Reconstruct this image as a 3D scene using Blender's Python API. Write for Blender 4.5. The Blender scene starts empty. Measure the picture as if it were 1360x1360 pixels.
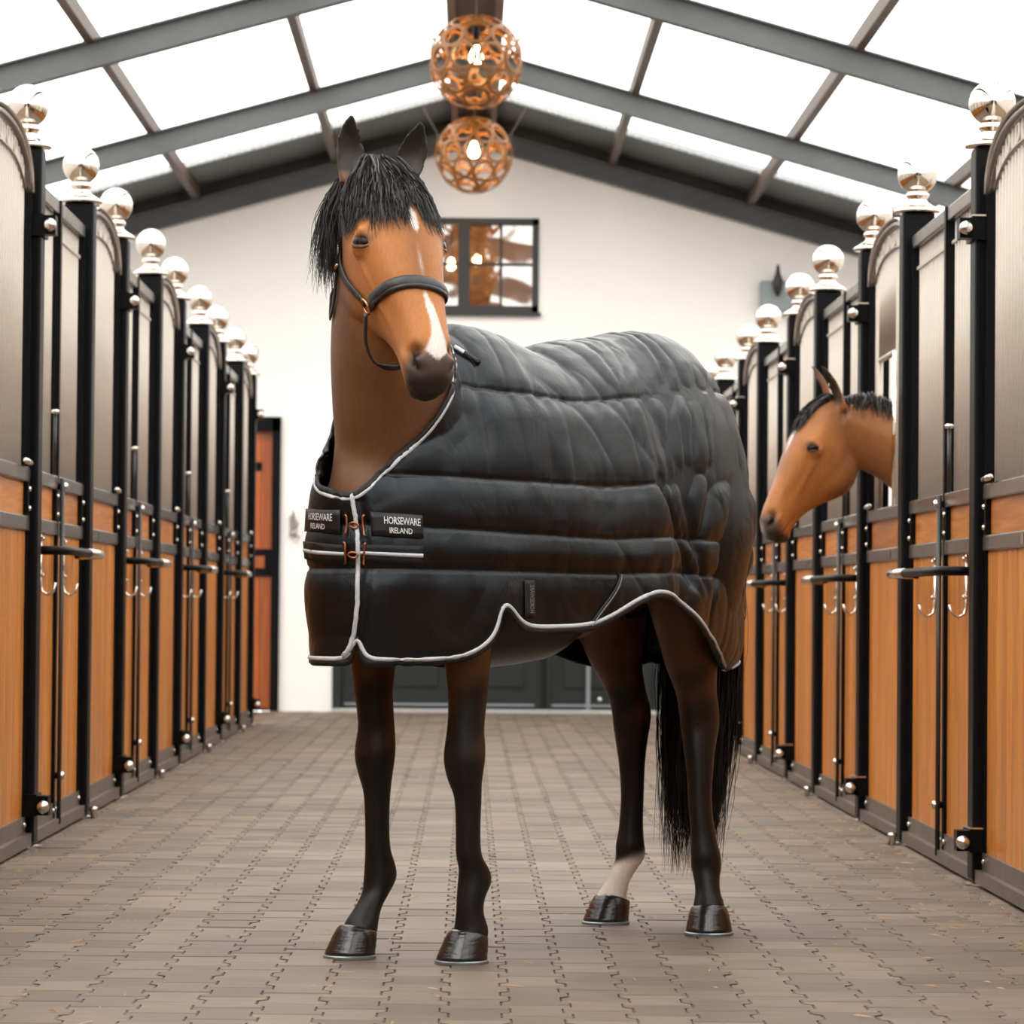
import bpy, bmesh, math, random
import numpy as np
from math import sin, cos, pi, radians, sqrt, atan2, hypot
from mathutils import Vector, Matrix
from mathutils.bvhtree import BVHTree

S = bpy.context.scene
COL = S.collection
random.seed(7)
rng = np.random.default_rng(7)

# ------------------------------------------------------------------ camera
FPX = 4500.0
cam_d = bpy.data.cameras.new('camera')
cam = bpy.data.objects.new('camera', cam_d)
COL.objects.link(cam)
S.camera = cam
cam_d.sensor_fit = 'HORIZONTAL'
cam_d.sensor_width = 36.0
cam_d.lens = 36.0 * FPX / 1360.0
cam_d.clip_start = 0.1
cam_d.clip_end = 300
YAW, PITCH, ROLL = 0.0122042, 0.0269899, radians(0.5)
fwd = Vector((sin(YAW) * cos(PITCH), cos(YAW) * cos(PITCH), sin(PITCH)))
rgt = Vector((cos(YAW), -sin(YAW), 0))
upv = rgt.cross(fwd)
r2 = rgt * cos(ROLL) + upv * sin(ROLL)
u2 = -rgt * sin(ROLL) + upv * cos(ROLL)
cam.matrix_world = Matrix(((r2.x, u2.x, -fwd.x, 0), (r2.y, u2.y, -fwd.y, 0), (r2.z, u2.z, -fwd.z, 0.92), (0, 0, 0, 1)))
cam_d.dof.use_dof = True
cam_d.dof.focus_distance = 8.9
cam_d.dof.aperture_fstop = 8.0

# ------------------------------------------------------------------ world: bright white overcast sky
W = bpy.data.worlds.new('overcast_sky')
S.world = W
W.use_nodes = True
bg = W.node_tree.nodes['Background']
bg.inputs[0].default_value = (1.0, 0.985, 0.96, 1)
bg.inputs[1].default_value = 3.7
sun_d = bpy.data.lights.new('hazy_sun', 'SUN')
sun_d.energy = 1.5
sun_d.angle = radians(40)
sun_d.color = (1.0, 0.95, 0.88)
sun = bpy.data.objects.new('hazy_sun', sun_d)
COL.objects.link(sun)
sun.rotation_euler = (radians(38), 0, radians(-28))

S.view_settings.view_transform = 'Standard'
S.view_settings.look = 'None'
S.view_settings.exposure = 0.0
S.view_settings.gamma = 1.0
S.view_settings.use_curve_mapping = False
S.cycles.max_bounces = 8
S.cycles.transparent_max_bounces = 12
S.cycles.use_denoising = True
S.cycles.sample_clamp_indirect = 8.0
S.cycles.caustics_reflective = False
S.cycles.caustics_refractive = False

# ------------------------------------------------------------------ materials
def srgb(r, g, b):
    f = lambda c: (c / 255 / 12.92) if c <= 10 else ((c / 255 + 0.055) / 1.055) ** 2.4
    return (f(r), f(g), f(b), 1)

def new_mat(name):
    m = bpy.data.materials.new(name)
    m.use_nodes = True
    nt = m.node_tree
    return m, nt, nt.nodes['Principled BSDF']

def N(nt, t, **kw):
    n = nt.nodes.new(t)
    for k, v in kw.items():
        if k.startswith('i_'):
            key = k[2:]
            key = int(key) if key.isdigit() else key.replace('_', ' ')
            n.inputs[key].default_value = v
        else:
            setattr(n, k, v)
    return n

def simple(name, col, rough=0.5, metal=0.0, var=0.12, scale=18.0, bump=0.0, bscale=60.0, stretch=None, spec=0.5, coat=0.0):
    """Principled material whose colour and gloss wander with a noise."""
    m, nt, b = new_mat(name)
    lk = nt.links.new
    tc = N(nt, 'ShaderNodeTexCoord')
    src = tc.outputs['Object']
    if stretch:
        mp = N(nt, 'ShaderNodeMapping')
        mp.inputs['Scale'].default_value = stretch
        lk(src, mp.inputs[0])
        src = mp.outputs[0]
    no = N(nt, 'ShaderNodeTexNoise', i_Scale=scale, i_Detail=4.0)
    lk(src, no.inputs['Vector'])
    mr = N(nt, 'ShaderNodeMapRange')
    mr.inputs[3].default_value = 1 - var
    mr.inputs[4].default_value = 1 + var
    lk(no.outputs['Fac'], mr.inputs[0])
    mx = N(nt, 'ShaderNodeMix', data_type='RGBA', blend_type='MULTIPLY')
    mx.inputs[0].default_value = 1
    mx.inputs[6].default_value = col
    lk(mr.outputs[0], mx.inputs[7])
    lk(mx.outputs[2], b.inputs['Base Color'])
    b.inputs['Roughness'].default_value = rough
    b.inputs['Metallic'].default_value = metal
    b.inputs['Specular IOR Level'].default_value = spec
    b.inputs['Coat Weight'].default_value = coat
    if bump:
        n2 = N(nt, 'ShaderNodeTexNoise', i_Scale=bscale, i_Detail=3.0)
        lk(src, n2.inputs['Vector'])
        bp = N(nt, 'ShaderNodeBump', i_Strength=bump, i_Distance=0.01)
        lk(n2.outputs['Fac'], bp.inputs['Height'])
        lk(bp.outputs[0], b.inputs['Normal'])
    return m

def wood_mat(name, c1, c2, rough=0.38, axis='z'):
    """long grain streaks along one axis, a different tone for each board"""
    m, nt, b = new_mat(name)
    lk = nt.links.new
    tc = N(nt, 'ShaderNodeTexCoord')
    oi = N(nt, 'ShaderNodeObjectInfo')
    ad = N(nt, 'ShaderNodeVectorMath', operation='ADD')
    sc = N(nt, 'ShaderNodeVectorMath', operation='SCALE')
    cx = N(nt, 'ShaderNodeCombineXYZ')
    for i in range(3):
        lk(oi.outputs['Random'], cx.inputs[i])
    lk(cx.outputs[0], sc.inputs[0])
    sc.inputs['Scale'].default_value = 37.0
    lk(tc.outputs['Object'], ad.inputs[0])
    lk(sc.outputs[0], ad.inputs[1])
    mp = N(nt, 'ShaderNodeMapping')
    mp.inputs['Scale'].default_value = {'z': (45, 45, 2.2), 'y': (45, 2.2, 45), 'x': (2.2, 45, 45)}[axis]
    lk(ad.outputs[0], mp.inputs[0])
    no = N(nt, 'ShaderNodeTexNoise', i_Scale=1.0, i_Detail=5.0, i_Distortion=0.6)
    lk(mp.outputs[0], no.inputs['Vector'])
    cr = N(nt, 'ShaderNodeValToRGB')
    cr.color_ramp.elements[0].position = 0.3
    cr.color_ramp.elements[0].color = c1
    cr.color_ramp.elements[1].position = 0.72
    cr.color_ramp.elements[1].color = c2
    lk(no.outputs['Fac'], cr.inputs[0])
    mr = N(nt, 'ShaderNodeMapRange')
    mr.inputs[3].default_value = 0.82
    mr.inputs[4].default_value = 1.15
    lk(oi.outputs['Random'], mr.inputs[0])
    mx = N(nt, 'ShaderNodeMix', data_type='RGBA', blend_type='MULTIPLY')
    mx.inputs[0].default_value = 1
    lk(cr.outputs[0], mx.inputs[6])
    lk(mr.outputs[0], mx.inputs[7])
    lk(mx.outputs[2], b.inputs['Base Color'])
    b.inputs['Roughness'].default_value = rough
    b.inputs['Coat Weight'].default_value = 0.08
    b.inputs['Coat Roughness'].default_value = 0.25
    return m

M = {}
M['black'] = simple('black_powder_coat', (0.0035, 0.0035, 0.004, 1), 0.42, 0, 0.2, 30, spec=0.10)
M['rail'] = simple('galvanised_rail', (0.25, 0.23, 0.21, 1), 0.27, 0.8, 0.25, 9, bump=0.05)
M['kick'] = simple('galvanised_kick_channel', (0.17, 0.145, 0.12, 1), 0.45, 0.55, 0.3, 12, bump=0.08)
M['bar'] = simple('pale_galvanised_bar', (0.50, 0.435, 0.375, 1), 0.40, 0.0, 0.12, 6)
M['rod'] = simple('dull_dark_rod', (.05, .047, .044, 1), .4, .5, .2, 12)
M['silver'] = simple('polished_stainless', (0.80, 0.75, 0.68, 1), 0.06, 1.0, 0.03, 6)
M['bolt'] = simple('bright_bolt_steel', (0.72, 0.68, 0.62, 1), 0.2, 1.0, 0.1, 20)
M['wood'] = wood_mat('oiled_orange_board', srgb(170, 98, 30), srgb(212, 138, 56))
M['wood_y'] = wood_mat('oiled_orange_panel', srgb(166, 94, 32), srgb(206, 132, 54), axis='y')
M['wood_door'] = wood_mat('red_brown_board', srgb(150, 70, 22), srgb(184, 95, 36))
M['white'] = simple('white_painted_wall', (0.88, 0.87, 0.855, 1), 0.75, 0, 0.03, 2.0, bump=0.05, bscale=30)
M['steel'] = simple('blue_grey_painted_steel', (0.10, 0.108, 0.112, 1), 0.5, 0.1, 0.2, 5)
M['ridge'] = simple('brown_ridge_board', srgb(92, 64, 44), 0.6, 0, 0.25, 8)
M['purlin'] = simple('brown_purlin', (0.075, 0.05, 0.036, 1), 0.55, 0, 0.25, 8)
M['dark_door'] = simple('dark_green_black_paint', (0.010, 0.014, 0.015, 1), 0.38, 0, 0.25, 4)
M['dark_frame'] = simple('dark_window_frame', (0.022, 0.021, 0.020, 1), 0.45, 0, 0.2, 8)
M['grey_box'] = simple('grey_enamel', (0.22, 0.26, 0.27, 1), 0.4, 0.2, 0.15, 8)
M['dirt'] = simple('dark_joint_sand', (0.075, 0.058, 0.045, 1), 0.95, 0, 0.35, 25, bump=0.4)
M['room_wall'] = simple('tan_room_wall', srgb(178, 128, 76), 0.6, 0, 0.12, 2)
M['pale_step'] = simple('pale_threshold_stone', (0.42, 0.42, 0.41, 1), 0.5, 0, 0.15, 9)
M['straw'] = simple('dry_straw', srgb(176, 146, 104), 0.7, 0, 0.3, 40)

def paver_mat():
    m, nt, b = new_mat('worn_brown_paver')
    lk = nt.links.new
    tc = N(nt, 'ShaderNodeTexCoord')
    ge = N(nt, 'ShaderNodeNewGeometry')
    oi = N(nt, 'ShaderNodeObjectInfo')
    ad = N(nt, 'ShaderNodeMath', operation='ADD')
    lk(ge.outputs['Random Per Island'], ad.inputs[0])
    lk(oi.outputs['Random'], ad.inputs[1])
    fr = N(nt, 'ShaderNodeMath', operation='FRACT')
    lk(ad.outputs[0], fr.inputs[0])
    cr = N(nt, 'ShaderNodeValToRGB')
    e = cr.color_ramp.elements
    e[0].position = 0.0; e[0].color = srgb(93, 79, 66)
    e[1].position = 1.0; e[1].color = srgb(120, 104, 90)
    k = e.new(0.5); k.color = srgb(106, 91, 78)
    lk(fr.outputs[0], cr.inputs[0])
    # grain runs along x like brushed streaks on the worn rubber
    mp = N(nt, 'ShaderNodeMapping')
    mp.inputs['Scale'].default_value = (5, 60, 20)
    lk(ge.outputs['Position'], mp.inputs[0])
    no = N(nt, 'ShaderNodeTexNoise', i_Scale=1.0, i_Detail=6.0)
    lk(mp.outputs[0], no.inputs['Vector'])
    n2 = N(nt, 'ShaderNodeTexNoise', i_Scale=1.3, i_Detail=4.0)
    lk(ge.outputs['Position'], n2.inputs['Vector'])
    mr = N(nt, 'ShaderNodeMapRange'); mr.inputs[3].default_value = 0.55; mr.inputs[4].default_value = 1.45
    lk(no.outputs['Fac'], mr.inputs[0])
    mr2 = N(nt, 'ShaderNodeMapRange'); mr2.inputs[1].default_value = 0.3; mr2.inputs[2].default_value = 0.7
    mr2.inputs[3].default_value = 0.82; mr2.inputs[4].default_value = 1.14
    lk(n2.outputs['Fac'], mr2.inputs[0])
    mu = N(nt, 'ShaderNodeMath', operation='MULTIPLY')
    lk(mr.outputs[0], mu.inputs[0]); lk(mr2.outputs[0], mu.inputs[1])
    mx = N(nt, 'ShaderNodeMix', data_type='RGBA', blend_type='MULTIPLY'); mx.inputs[0].default_value = 1
    lk(cr.outputs[0], mx.inputs[6]); lk(mu.outputs[0], mx.inputs[7])
    lk(mx.outputs[2], b.inputs['Base Color'])
    b.inputs['Roughness'].default_value = 0.62
    bp = N(nt, 'ShaderNodeBump', i_Strength=0.5, i_Distance=0.004)
    lk(no.outputs['Fac'], bp.inputs['Height'])
    lk(bp.outputs[0], b.inputs['Normal'])
    return m
M['paver'] = paver_mat()

def roof_mat():
    """clear-to-milky corrugated sheet: most daylight passes straight, part is scattered"""
    m = bpy.data.materials.new('milky_roof_sheet'); m.use_nodes = True
    nt = m.node_tree; lk = nt.links.new
    nt.nodes.remove(nt.nodes['Principled BSDF'])
    out = nt.nodes['Material Output']
    tr = N(nt, 'ShaderNodeBsdfTransparent'); tr.inputs[0].default_value = (0.93, 0.93, 0.91, 1)
    tl = N(nt, 'ShaderNodeBsdfTranslucent'); tl.inputs[0].default_value = (0.9, 0.9, 0.88, 1)
    tc = N(nt, 'ShaderNodeTexCoord')
    no = N(nt, 'ShaderNodeTexNoise', i_Scale=0.8, i_Detail=3.0)
    lk(tc.outputs['Object'], no.inputs['Vector'])
    mr = N(nt, 'ShaderNodeMapRange'); mr.inputs[3].default_value = 0.12; mr.inputs[4].default_value = 0.28
    lk(no.outputs['Fac'], mr.inputs[0])
    mx = N(nt, 'ShaderNodeMixShader')
    lk(mr.outputs[0], mx.inputs[0]); lk(tr.outputs[0], mx.inputs[1]); lk(tl.outputs[0], mx.inputs[2])
    lk(mx.outputs[0], out.inputs[0])
    return m
M['roof'] = roof_mat()

def glass_mat():
    m = bpy.data.materials.new('window_glass'); m.use_nodes = True
    nt = m.node_tree; lk = nt.links.new
    nt.nodes.remove(nt.nodes['Principled BSDF'])
    out = nt.nodes['Material Output']
    tr = N(nt, 'ShaderNodeBsdfTransparent'); tr.inputs[0].default_value = (0.92, 0.93, 0.92, 1)
    gl = N(nt, 'ShaderNodeBsdfGlossy'); gl.inputs['Roughness'].default_value = 0.02
    tc = N(nt, 'ShaderNodeTexCoord')
    no = N(nt, 'ShaderNodeTexNoise', i_Scale=2.5, i_Detail=1.0)
    lk(tc.outputs['Object'], no.inputs['Vector'])
    bp = N(nt, 'ShaderNodeBump', i_Strength=0.05, i_Distance=0.05)
    lk(no.outputs['Fac'], bp.inputs['Height']); lk(bp.outputs[0], gl.inputs['Normal'])
    mx = N(nt, 'ShaderNodeMixShader'); mx.inputs[0].default_value = 0.30
    lk(tr.outputs[0], mx.inputs[1]); lk(gl.outputs[0], mx.inputs[2]); lk(mx.outputs[0], out.inputs[0])
    return m
M['glass'] = glass_mat()

def glow(name, col, strength):
    m, nt, b = new_mat(name)
    b.inputs['Base Color'].default_value = (1, 1, 1, 1)
    b.inputs['Emission Color'].default_value = col
    b.inputs['Emission Strength'].default_value = strength
    return m
M['bulb'] = glow('lit_bulb', (1.0, 0.72, 0.38, 1), 45)

# ------------------------------------------------------------------ mesh helpers
class MB:
    def __init__(s):
        s.v = []; s.f = []
    def add(s, v, f):
        o = len(s.v); s.v += [tuple(p) for p in v]; s.f += [tuple(i + o for i in q) for q in f]
        return s
    def box(s, a, b, ch=0.0):
        x0, x1 = sorted((a[0], b[0])); y0, y1 = sorted((a[1], b[1])); z0, z1 = sorted((a[2], b[2]))
        s.add([(x0, y0, z0), (x1, y0, z0), (x1, y1, z0), (x0, y1, z0), (x0, y0, z1), (x1, y0, z1), (x1, y1, z1), (x0, y1, z1)],
              [(0, 3, 2, 1), (4, 5, 6, 7), (0, 1, 5, 4), (1, 2, 6, 5), (2, 3, 7, 6), (3, 0, 4, 7)])
        return s
    def prism(s, pts, z0, z1):
        n = len(pts)
        s.add([(x, y, z0) for x, y in pts] + [(x, y, z1) for x, y in pts],
              [tuple(range(n - 1, -1, -1)), tuple(range(n, 2 * n))] + [(i, (i + 1) % n, n + (i + 1) % n, n + i) for i in range(n)])
        return s
    def lathe(s, prof, c=(0, 0, 0), n=20, axis='z'):
        vs = []; fs = []
        for r, h in prof:
            for i in range(n):
                a = 2 * pi * i / n
                p = (r * cos(a), r * sin(a), h)
                if axis == 'x': p = (h, r * cos(a), r * sin(a))
                if axis == 'y': p = (r * cos(a), h, r * sin(a))
                vs.append((p[0] + c[0], p[1] + c[1], p[2] + c[2]))
        m = len(prof)
        for j in range(m - 1):
            for i in range(n):
                fs.append((j * n + i, j * n + (i + 1) % n, (j + 1) * n + (i + 1) % n, (j + 1) * n + i))
        fs.append(tuple(range(n - 1, -1, -1)))
        fs.append(tuple((m - 1) * n + i for i in range(n)))
        s.add(vs, fs)
        return s
    def tube(s, pts, r, n=8, closed=False, ell=None, up=None):
        pts = [Vector(p) for p in pts]
        m = len(pts)
        rs = r if isinstance(r, (list, tuple, np.ndarray)) else [r] * m
        vs = []; fs = []; prev = None
        for i, p in enumerate(pts):
            if closed: t = pts[(i + 1) % m] - pts[i - 1]
            else: t = pts[min(i + 1, m - 1)] - pts[max(i - 1, 0)]
            t = t.normalized() if t.length > 1e-9 else Vector((0, 0, 1))
            if up is not None:
                uu = Vector(up[i]) if isinstance(up, list) else Vector(up)
                a = uu - t * uu.dot(t)
            elif prev is None:
                a = Vector((0, 0, 1)) if abs(t.z) < 0.9 else Vector((1, 0, 0))
                a = a - t * a.dot(t)
            else:
                a = prev - t * prev.dot(t)
            a = a.normalized(); prev = a
            b = t.cross(a)
            for k in range(n):
                q = 2 * pi * k / n
                ea, eb = (1, 1) if ell is None else ell
                vs.append(p + a * (cos(q) * rs[i] * ea) + b * (sin(q) * rs[i] * eb))
        R = m if closed else m - 1
        for i in range(R):
            j = (i + 1) % m
            for k in range(n):
                fs.append((i * n + k, i * n + (k + 1) % n, j * n + (k + 1) % n, j * n + k))
        if not closed:
            fs.append(tuple(range(n - 1, -1, -1))); fs.append(tuple((m - 1) * n + k for k in range(n)))
        s.add(vs, fs)
        return s
    def mesh(s, name, smooth=False):
        me = bpy.data.meshes.new(name)
        me.from_pydata([tuple(map(float, p)) for p in s.v], [], s.f)
        if smooth:
            me.shade_smooth() if hasattr(me, 'shade_smooth') else None
        me.update()
        return me

def obj(name, mb, mat, parent=None, loc=(0, 0, 0), smooth=False, rot=None, scale=None):
    me = mb.mesh(name, smooth) if isinstance(mb, MB) else mb
    if mat is not None and len(me.materials) == 0:
        me.materials.append(M[mat] if isinstance(mat, str) else mat)
    o = bpy.data.objects.new(name, me)
    COL.objects.link(o)
    o.location = loc
    if rot: o.rotation_euler = rot
    if scale: o.scale = scale
    if parent: o.parent = parent
    return o

def tag(o, label=None, cat=None, group=None, kind=None):
    if label: o['label'] = label
    if cat: o['category'] = cat
    if group: o['group'] = group
    if kind: o['kind'] = kind
    return o

def empty(name, loc=(0, 0, 0), rz=0.0):
    o = bpy.data.objects.new(name, None)
    COL.objects.link(o)
    o.location = loc; o.rotation_euler = (0, 0, rz); o.empty_display_size = 0.1
    return o

MESHES = {}
def cached(key, fn, mat, smooth=False):
    if key not in MESHES:
        me = fn().mesh('_'.join(str(k) for k in key if isinstance(k, str)), smooth)
        me.materials.append(M[mat])
        MESHES[key] = me
    return MESHES[key]

def bevel(o, w, seg=2):
    b = o.modifiers.new('bevel', 'BEVEL'); b.width = w; b.segments = seg; b.limit_method = 'ANGLE'
    return o

# ------------------------------------------------------------------ the setting
YB = 28.5          # face of the back wall
HALF = 5.4         # half width of the building
SL = 0.278         # roof slope
HR_ = 4.775        # underside of the rafters at the ridge
Y0 = -5.0

floor = obj('floor', MB().box((-HALF, Y0, -0.2), (HALF, YB + 0.1, -0.011)), 'dirt')
tag(floor, 'brown grey interlocking paver floor of the stable aisle', kind='structure')

def paver_outline(s=0.0989):
    w, n = 0.0794, 0.0594
    q = [(w, -s), (w, -0.058), (n, -0.040), (n, 0.040), (w, 0.058), (w, s)]
    return q + [(-x, -y) for x, y in q]

def paver_mb(mb=None, cx=0, cy=0, dz=0, tilt=(0, 0)):
    mb = mb or MB()
    o = paver_outline(); n = len(o)
    c = 0.003
    def shrink(p):
        l = hypot(*p); return (p[0] - c * (1 if p[0] > 0 else -1), p[1] - c * (1 if p[1] > 0 else -1))
    vs = []
    for p, z in [(q, -0.014) for q in o] + [(q, -0.0035) for q in o] + [(shrink(q), 0.0) for q in o]:
        vs.append((p[0] + cx, p[1] + cy, z + dz + p[0] * tilt[0] + p[1] * tilt[1]))
    fs = []
    for j in range(2):
        for i in range(n):
            fs.append((j * n + i, j * n + (i + 1) % n, (j + 1) * n + (i + 1) % n, (j + 1) * n + i))
    fs.append(tuple(2 * n + i for i in range(n)))
    return mb.add(vs, fs)

PAV = paver_mb().mesh('paver'); PAV.materials.append(M['paver'])
pitch = 0.14
near = []; rest = []
ncol = int(1.55 / pitch)
for i in range(-12, 13):
    x = i * pitch + 0.02
    yy = 2.0 + (0.1 if i % 2 else 0.0)
    while yy < YB - 0.1:
        if yy > 7.15 and yy < 9.7 and abs(x - (0.0124 * yy)) < 0.157 * yy:
            near.append((x, yy))
        else:
            rest.append((x, yy))
        yy += 0.2
near.sort(key=lambda p: p[1])
rest += near[300:]; near = near[:300]
for (x, y) in near:
    p = obj('paver', PAV, None, floor, (x, y, random.uniform(-0.0016, 0.0016)))
    p.rotation_euler = (random.gauss(0, 0.004), random.gauss(0, 0.005), 0)
mb = MB()
for (x, y) in rest:
    paver_mb(mb, x, y, random.uniform(-0.0016, 0.0016), (random.gauss(0, 0.005), random.gauss(0, 0.004)))
tag(obj('pavers', mb, 'paver', floor), kind='stuff')
# concrete margin beside each row
for s in (-1, 1):
    obj('edging_strip', MB().box((s * 1.765, 2.0, -0.02), (s * 5.4, YB, -0.002)), simple('dusty_concrete', srgb(128, 110, 92), 0.8, 0, 0.2, 6, bump=0.2), floor)
# loose straw and crumbs
mb = MB()
for i in range(650):
    if random.random() < 0.55:
        s = random.choice((-1, 1)); x = s * (1.62 - abs(random.gauss(0, 0.28)))
    else:
        x = random.uniform(-1.6, 1.6)
    y = random.uniform(7.2, 20); a = random.uniform(0, pi); l = random.uniform(0.004, 0.028); w = random.uniform(0.0008, 0.0022)
    dx, dy = cos(a) * l, sin(a) * l
    z = 0.003
    mb.add([(x - dx - dy * w / l, y - dy + dx * w / l, z), (x - dx + dy * w / l, y - dy - dx * w / l, z), (x + dx + dy * w / l, y + dy - dx * w / l, z + 0.002), (x + dx - dy * w / l, y + dy + dx * w / l, z + 0.002), (x, y, z + 0.004)],
           [(0, 1, 4), (1, 2, 4), (2, 3, 4), (3, 0, 4)])
tag(obj('straw', mb, 'straw'), 'scattered straw crumbs on the paved aisle floor', 'straw', kind='stuff')

# walls
RH = 0.172
wt = HR_ + 0.35
WX0, WX1, WZ0, WZ1 = -0.70, 0.555, 3.37, 4.165    # window opening
DX0, DX1, DZ = -1.15, 1.62, 2.35                  # dark door opening
OX0, OX1, OZ = -2.55, -1.60, 2.47                 # brown door opening
def gable(x): return HR_ + RH + 0.10 - SL * abs(x)
mb = MB()
def slab(x0, x1, zb0, zt0, zt1):
    mb.add([(x0, YB, zb0), (x1, YB, zb0), (x1, YB, zt1), (x0, YB, zt0), (x0, YB + 0.25, zb0), (x1, YB + 0.25, zb0), (x1, YB + 0.25, zt1), (x0, YB + 0.25, zt0)],
           [(0, 1, 2, 3), (7, 6, 5, 4), (0, 4, 5, 1), (1, 5, 6, 2), (2, 6, 7, 3), (3, 7, 4, 0)])
xs = [-HALF, OX0, OX1, DX0, WX0, 0.0, WX1, DX1, HALF]
for a, b in zip(xs, xs[1:]):
    if a >= WX0 and b <= WX1:
        slab(a, b, DZ, WZ0, WZ0); slab(a, b, WZ1, gable(a), gable(b))
    elif a >= DX0 and b <= DX1: slab(a, b, DZ, gable(a), gable(b))
    elif a >= OX0 and b <= OX1: slab(a, b, OZ, gable(a), gable(b))
    else: slab(a, b, -0.02, gable(a), gable(b))
tag(obj('wall_back', mb, 'white'), 'white plastered gable wall at the end of the aisle', kind='structure')
for s, nm in ((-1, 'wall_left'), (1, 'wall_right')):
    tag(obj(nm, MB().box((s * HALF, Y0, -0.02), (s * (HALF + 0.2), YB + 0.25, gable(HALF))), 'white'), 'white outer stable wall behind the boxes', kind='structure')

tag(obj('wall_light_block', MB().box((-HALF, Y0 - 0.25, -0.02), (HALF, Y0, 3.3)), 'dark_door'), 'unseen dark wall added to block light at the near end of the aisle', kind='structure')  # added behind the camera, kept dark so light comes from the roof
gf = MB()
for q0, q1 in ((-HALF, 0), (0, HALF)):
    gf.add([(q0, Y0 - .25, 3.3), (q1, Y0 - .25, 3.3), (q1, Y0 - .25, gable(q1)), (q0, Y0 - .25, gable(q0)), (q0, Y0, 3.3), (q1, Y0, 3.3), (q1, Y0, gable(q1)), (q0, Y0, gable(q0))],
           [(3, 2, 1, 0), (4, 5, 6, 7), (0, 1, 5, 4), (1, 2, 6, 5), (2, 3, 7, 6), (3, 0, 4, 7)])
tag(obj('gable_light_block', gf, 'dark_door'), 'unseen dark gable added to block light at the near end of the roof', kind='structure')  # unseen upper part of the added wall, closes the end to daylight
# roof: rafters, purlins, milky sheets between them
ceil = empty('ceiling', (0, 0, 0)); tag(ceil, 'gabled roof of milky sheets on grey steel rafters', kind='structure')
RH = 0.172
rys = [YB - 0.05 - 4.0 * i for i in range(0, 9)]
ang = math.atan(SL)
def rafter(s):
    L = HALF / cos(ang)
    mb = MB()
    # I-section drawn in (depth y, height z) and swept along the slope
    fl, wb, tf = 0.055, 0.004, 0.011
    prof = [(-fl, 0), (fl, 0), (fl, tf), (wb, tf), (wb, RH - tf), (fl, RH - tf), (fl, RH), (-fl, RH), (-fl, RH - tf), (-wb, RH - tf), (-wb, tf), (-fl, tf)]
    n = len(prof)
    vs = [(0, y, z) for y, z in prof] + [(s * HALF, y, z - SL * HALF) for y, z in prof]
    fs = [(i, (i + 1) % n, n + (i + 1) % n, n + i) for i in range(n)] + [tuple(range(n - 1, -1, -1)), tuple(range(n, 2 * n))]
    return mb.add(vs, fs)
for y in rys:
    for s in (-1, 1):
        obj('rafter', cached(('rafter', s), lambda: rafter(s), 'steel'), None, ceil, (0, y, HR_))
PX = 1.165
def purlin(): return MB().box((-0.03, Y0, 0), (0.03, YB, 0.10))
for k in (-4, -3, -2, -1, 1, 2, 3, 4):
    x = k * PX
    obj('purlin', cached(('purlin',), purlin, 'purlin'), None, ceil, (x, 0, HR_ + RH - SL * abs(x) - 0.012))
# ridge
obj('ridge_board', MB().box((-0.20, Y0, HR_ + RH + 0.07), (0.20, YB, HR_ + RH + 0.11)), 'ridge', ceil)
for s in (-1, 1):
    obj('ridge_purlin', MB().box((s * 0.135, Y0, HR_ + RH - 0.06), (s * 0.185, YB, HR_ + RH + 0.10)), M['ridge'], ceil)
# sheets: one per field between rafters and purlins, gently corrugated
def sheet(s, k, y0, y1):
    x0 = 0.17 if k == 0 else k * PX + 0.02
    x1 = min((k + 1) * PX - 0.02, HALF)
    nx = 18
    vs = []; fs = []
    for j, y in enumerate((y0, y1)):
        for i in range(nx * 2 + 1):
            x = x0 + (x1 - x0) * i / (nx * 2)
            z = HR_ + RH + 0.10 - SL * x + (0.012 if i % 2 else 0.0)
            vs.append((s * x, y, z))
    m = nx * 2 + 1
    for i in range(m - 1): fs.append((i, i + 1, m + i + 1, m + i))
    return MB().add(vs, fs)
ybr = [YB - 1.25] + rys[1:] + [Y0]
for y1, y0 in zip(ybr, ybr[1:]):
    for s in (-1, 1):
        for k in range(5):
            if k * PX > HALF - 0.1: continue
            obj('roof_sheet', sheet(s, k, y0 + 0.02, y1 - 0.02), 'roof', ceil)
# solid roof strip beside the gable
for s in (-1, 1):
    z0 = HR_ + RH + 0.10
    obj('roof_strip', MB().add([(s * 0.0, YB - 1.25, z0), (s * HALF, YB - 1.25, z0 - SL * HALF), (s * HALF, YB + .25, z0 - SL * HALF), (0, YB + .25, z0),
                            (s * 0.0, YB - 1.25, z0 + .06), (s * HALF, YB - 1.25, z0 - SL * HALF + .06), (s * HALF, YB + .25, z0 - SL * HALF + .06), (0, YB + .25, z0 + .06)],
                           [(0, 1, 2, 3), (7, 6, 5, 4), (0, 4, 5, 1), (1, 5, 6, 2), (2, 6, 7, 3), (3, 7, 4, 0)]), 'steel', ceil)

for s in (-1, 1):
    z0 = HR_ + RH - 0.01
    obj('gable_flashing', MB().add([(0, YB - .02, z0), (s * HALF, YB - .02, z0 - SL * HALF), (s * HALF, YB - .02, z0 - SL * HALF + .13), (0, YB - .02, z0 + .13),
                                    (0, YB - .002, z0), (s * HALF, YB - .002, z0 - SL * HALF), (s * HALF, YB - .002, z0 - SL * HALF + .13), (0, YB - .002, z0 + .13)],
                                   [(0, 1, 2, 3), (7, 6, 5, 4), (0, 4, 5, 1), (1, 5, 6, 2), (2, 6, 7, 3), (3, 7, 4, 0)]), 'dark_frame', ceil)
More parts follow.
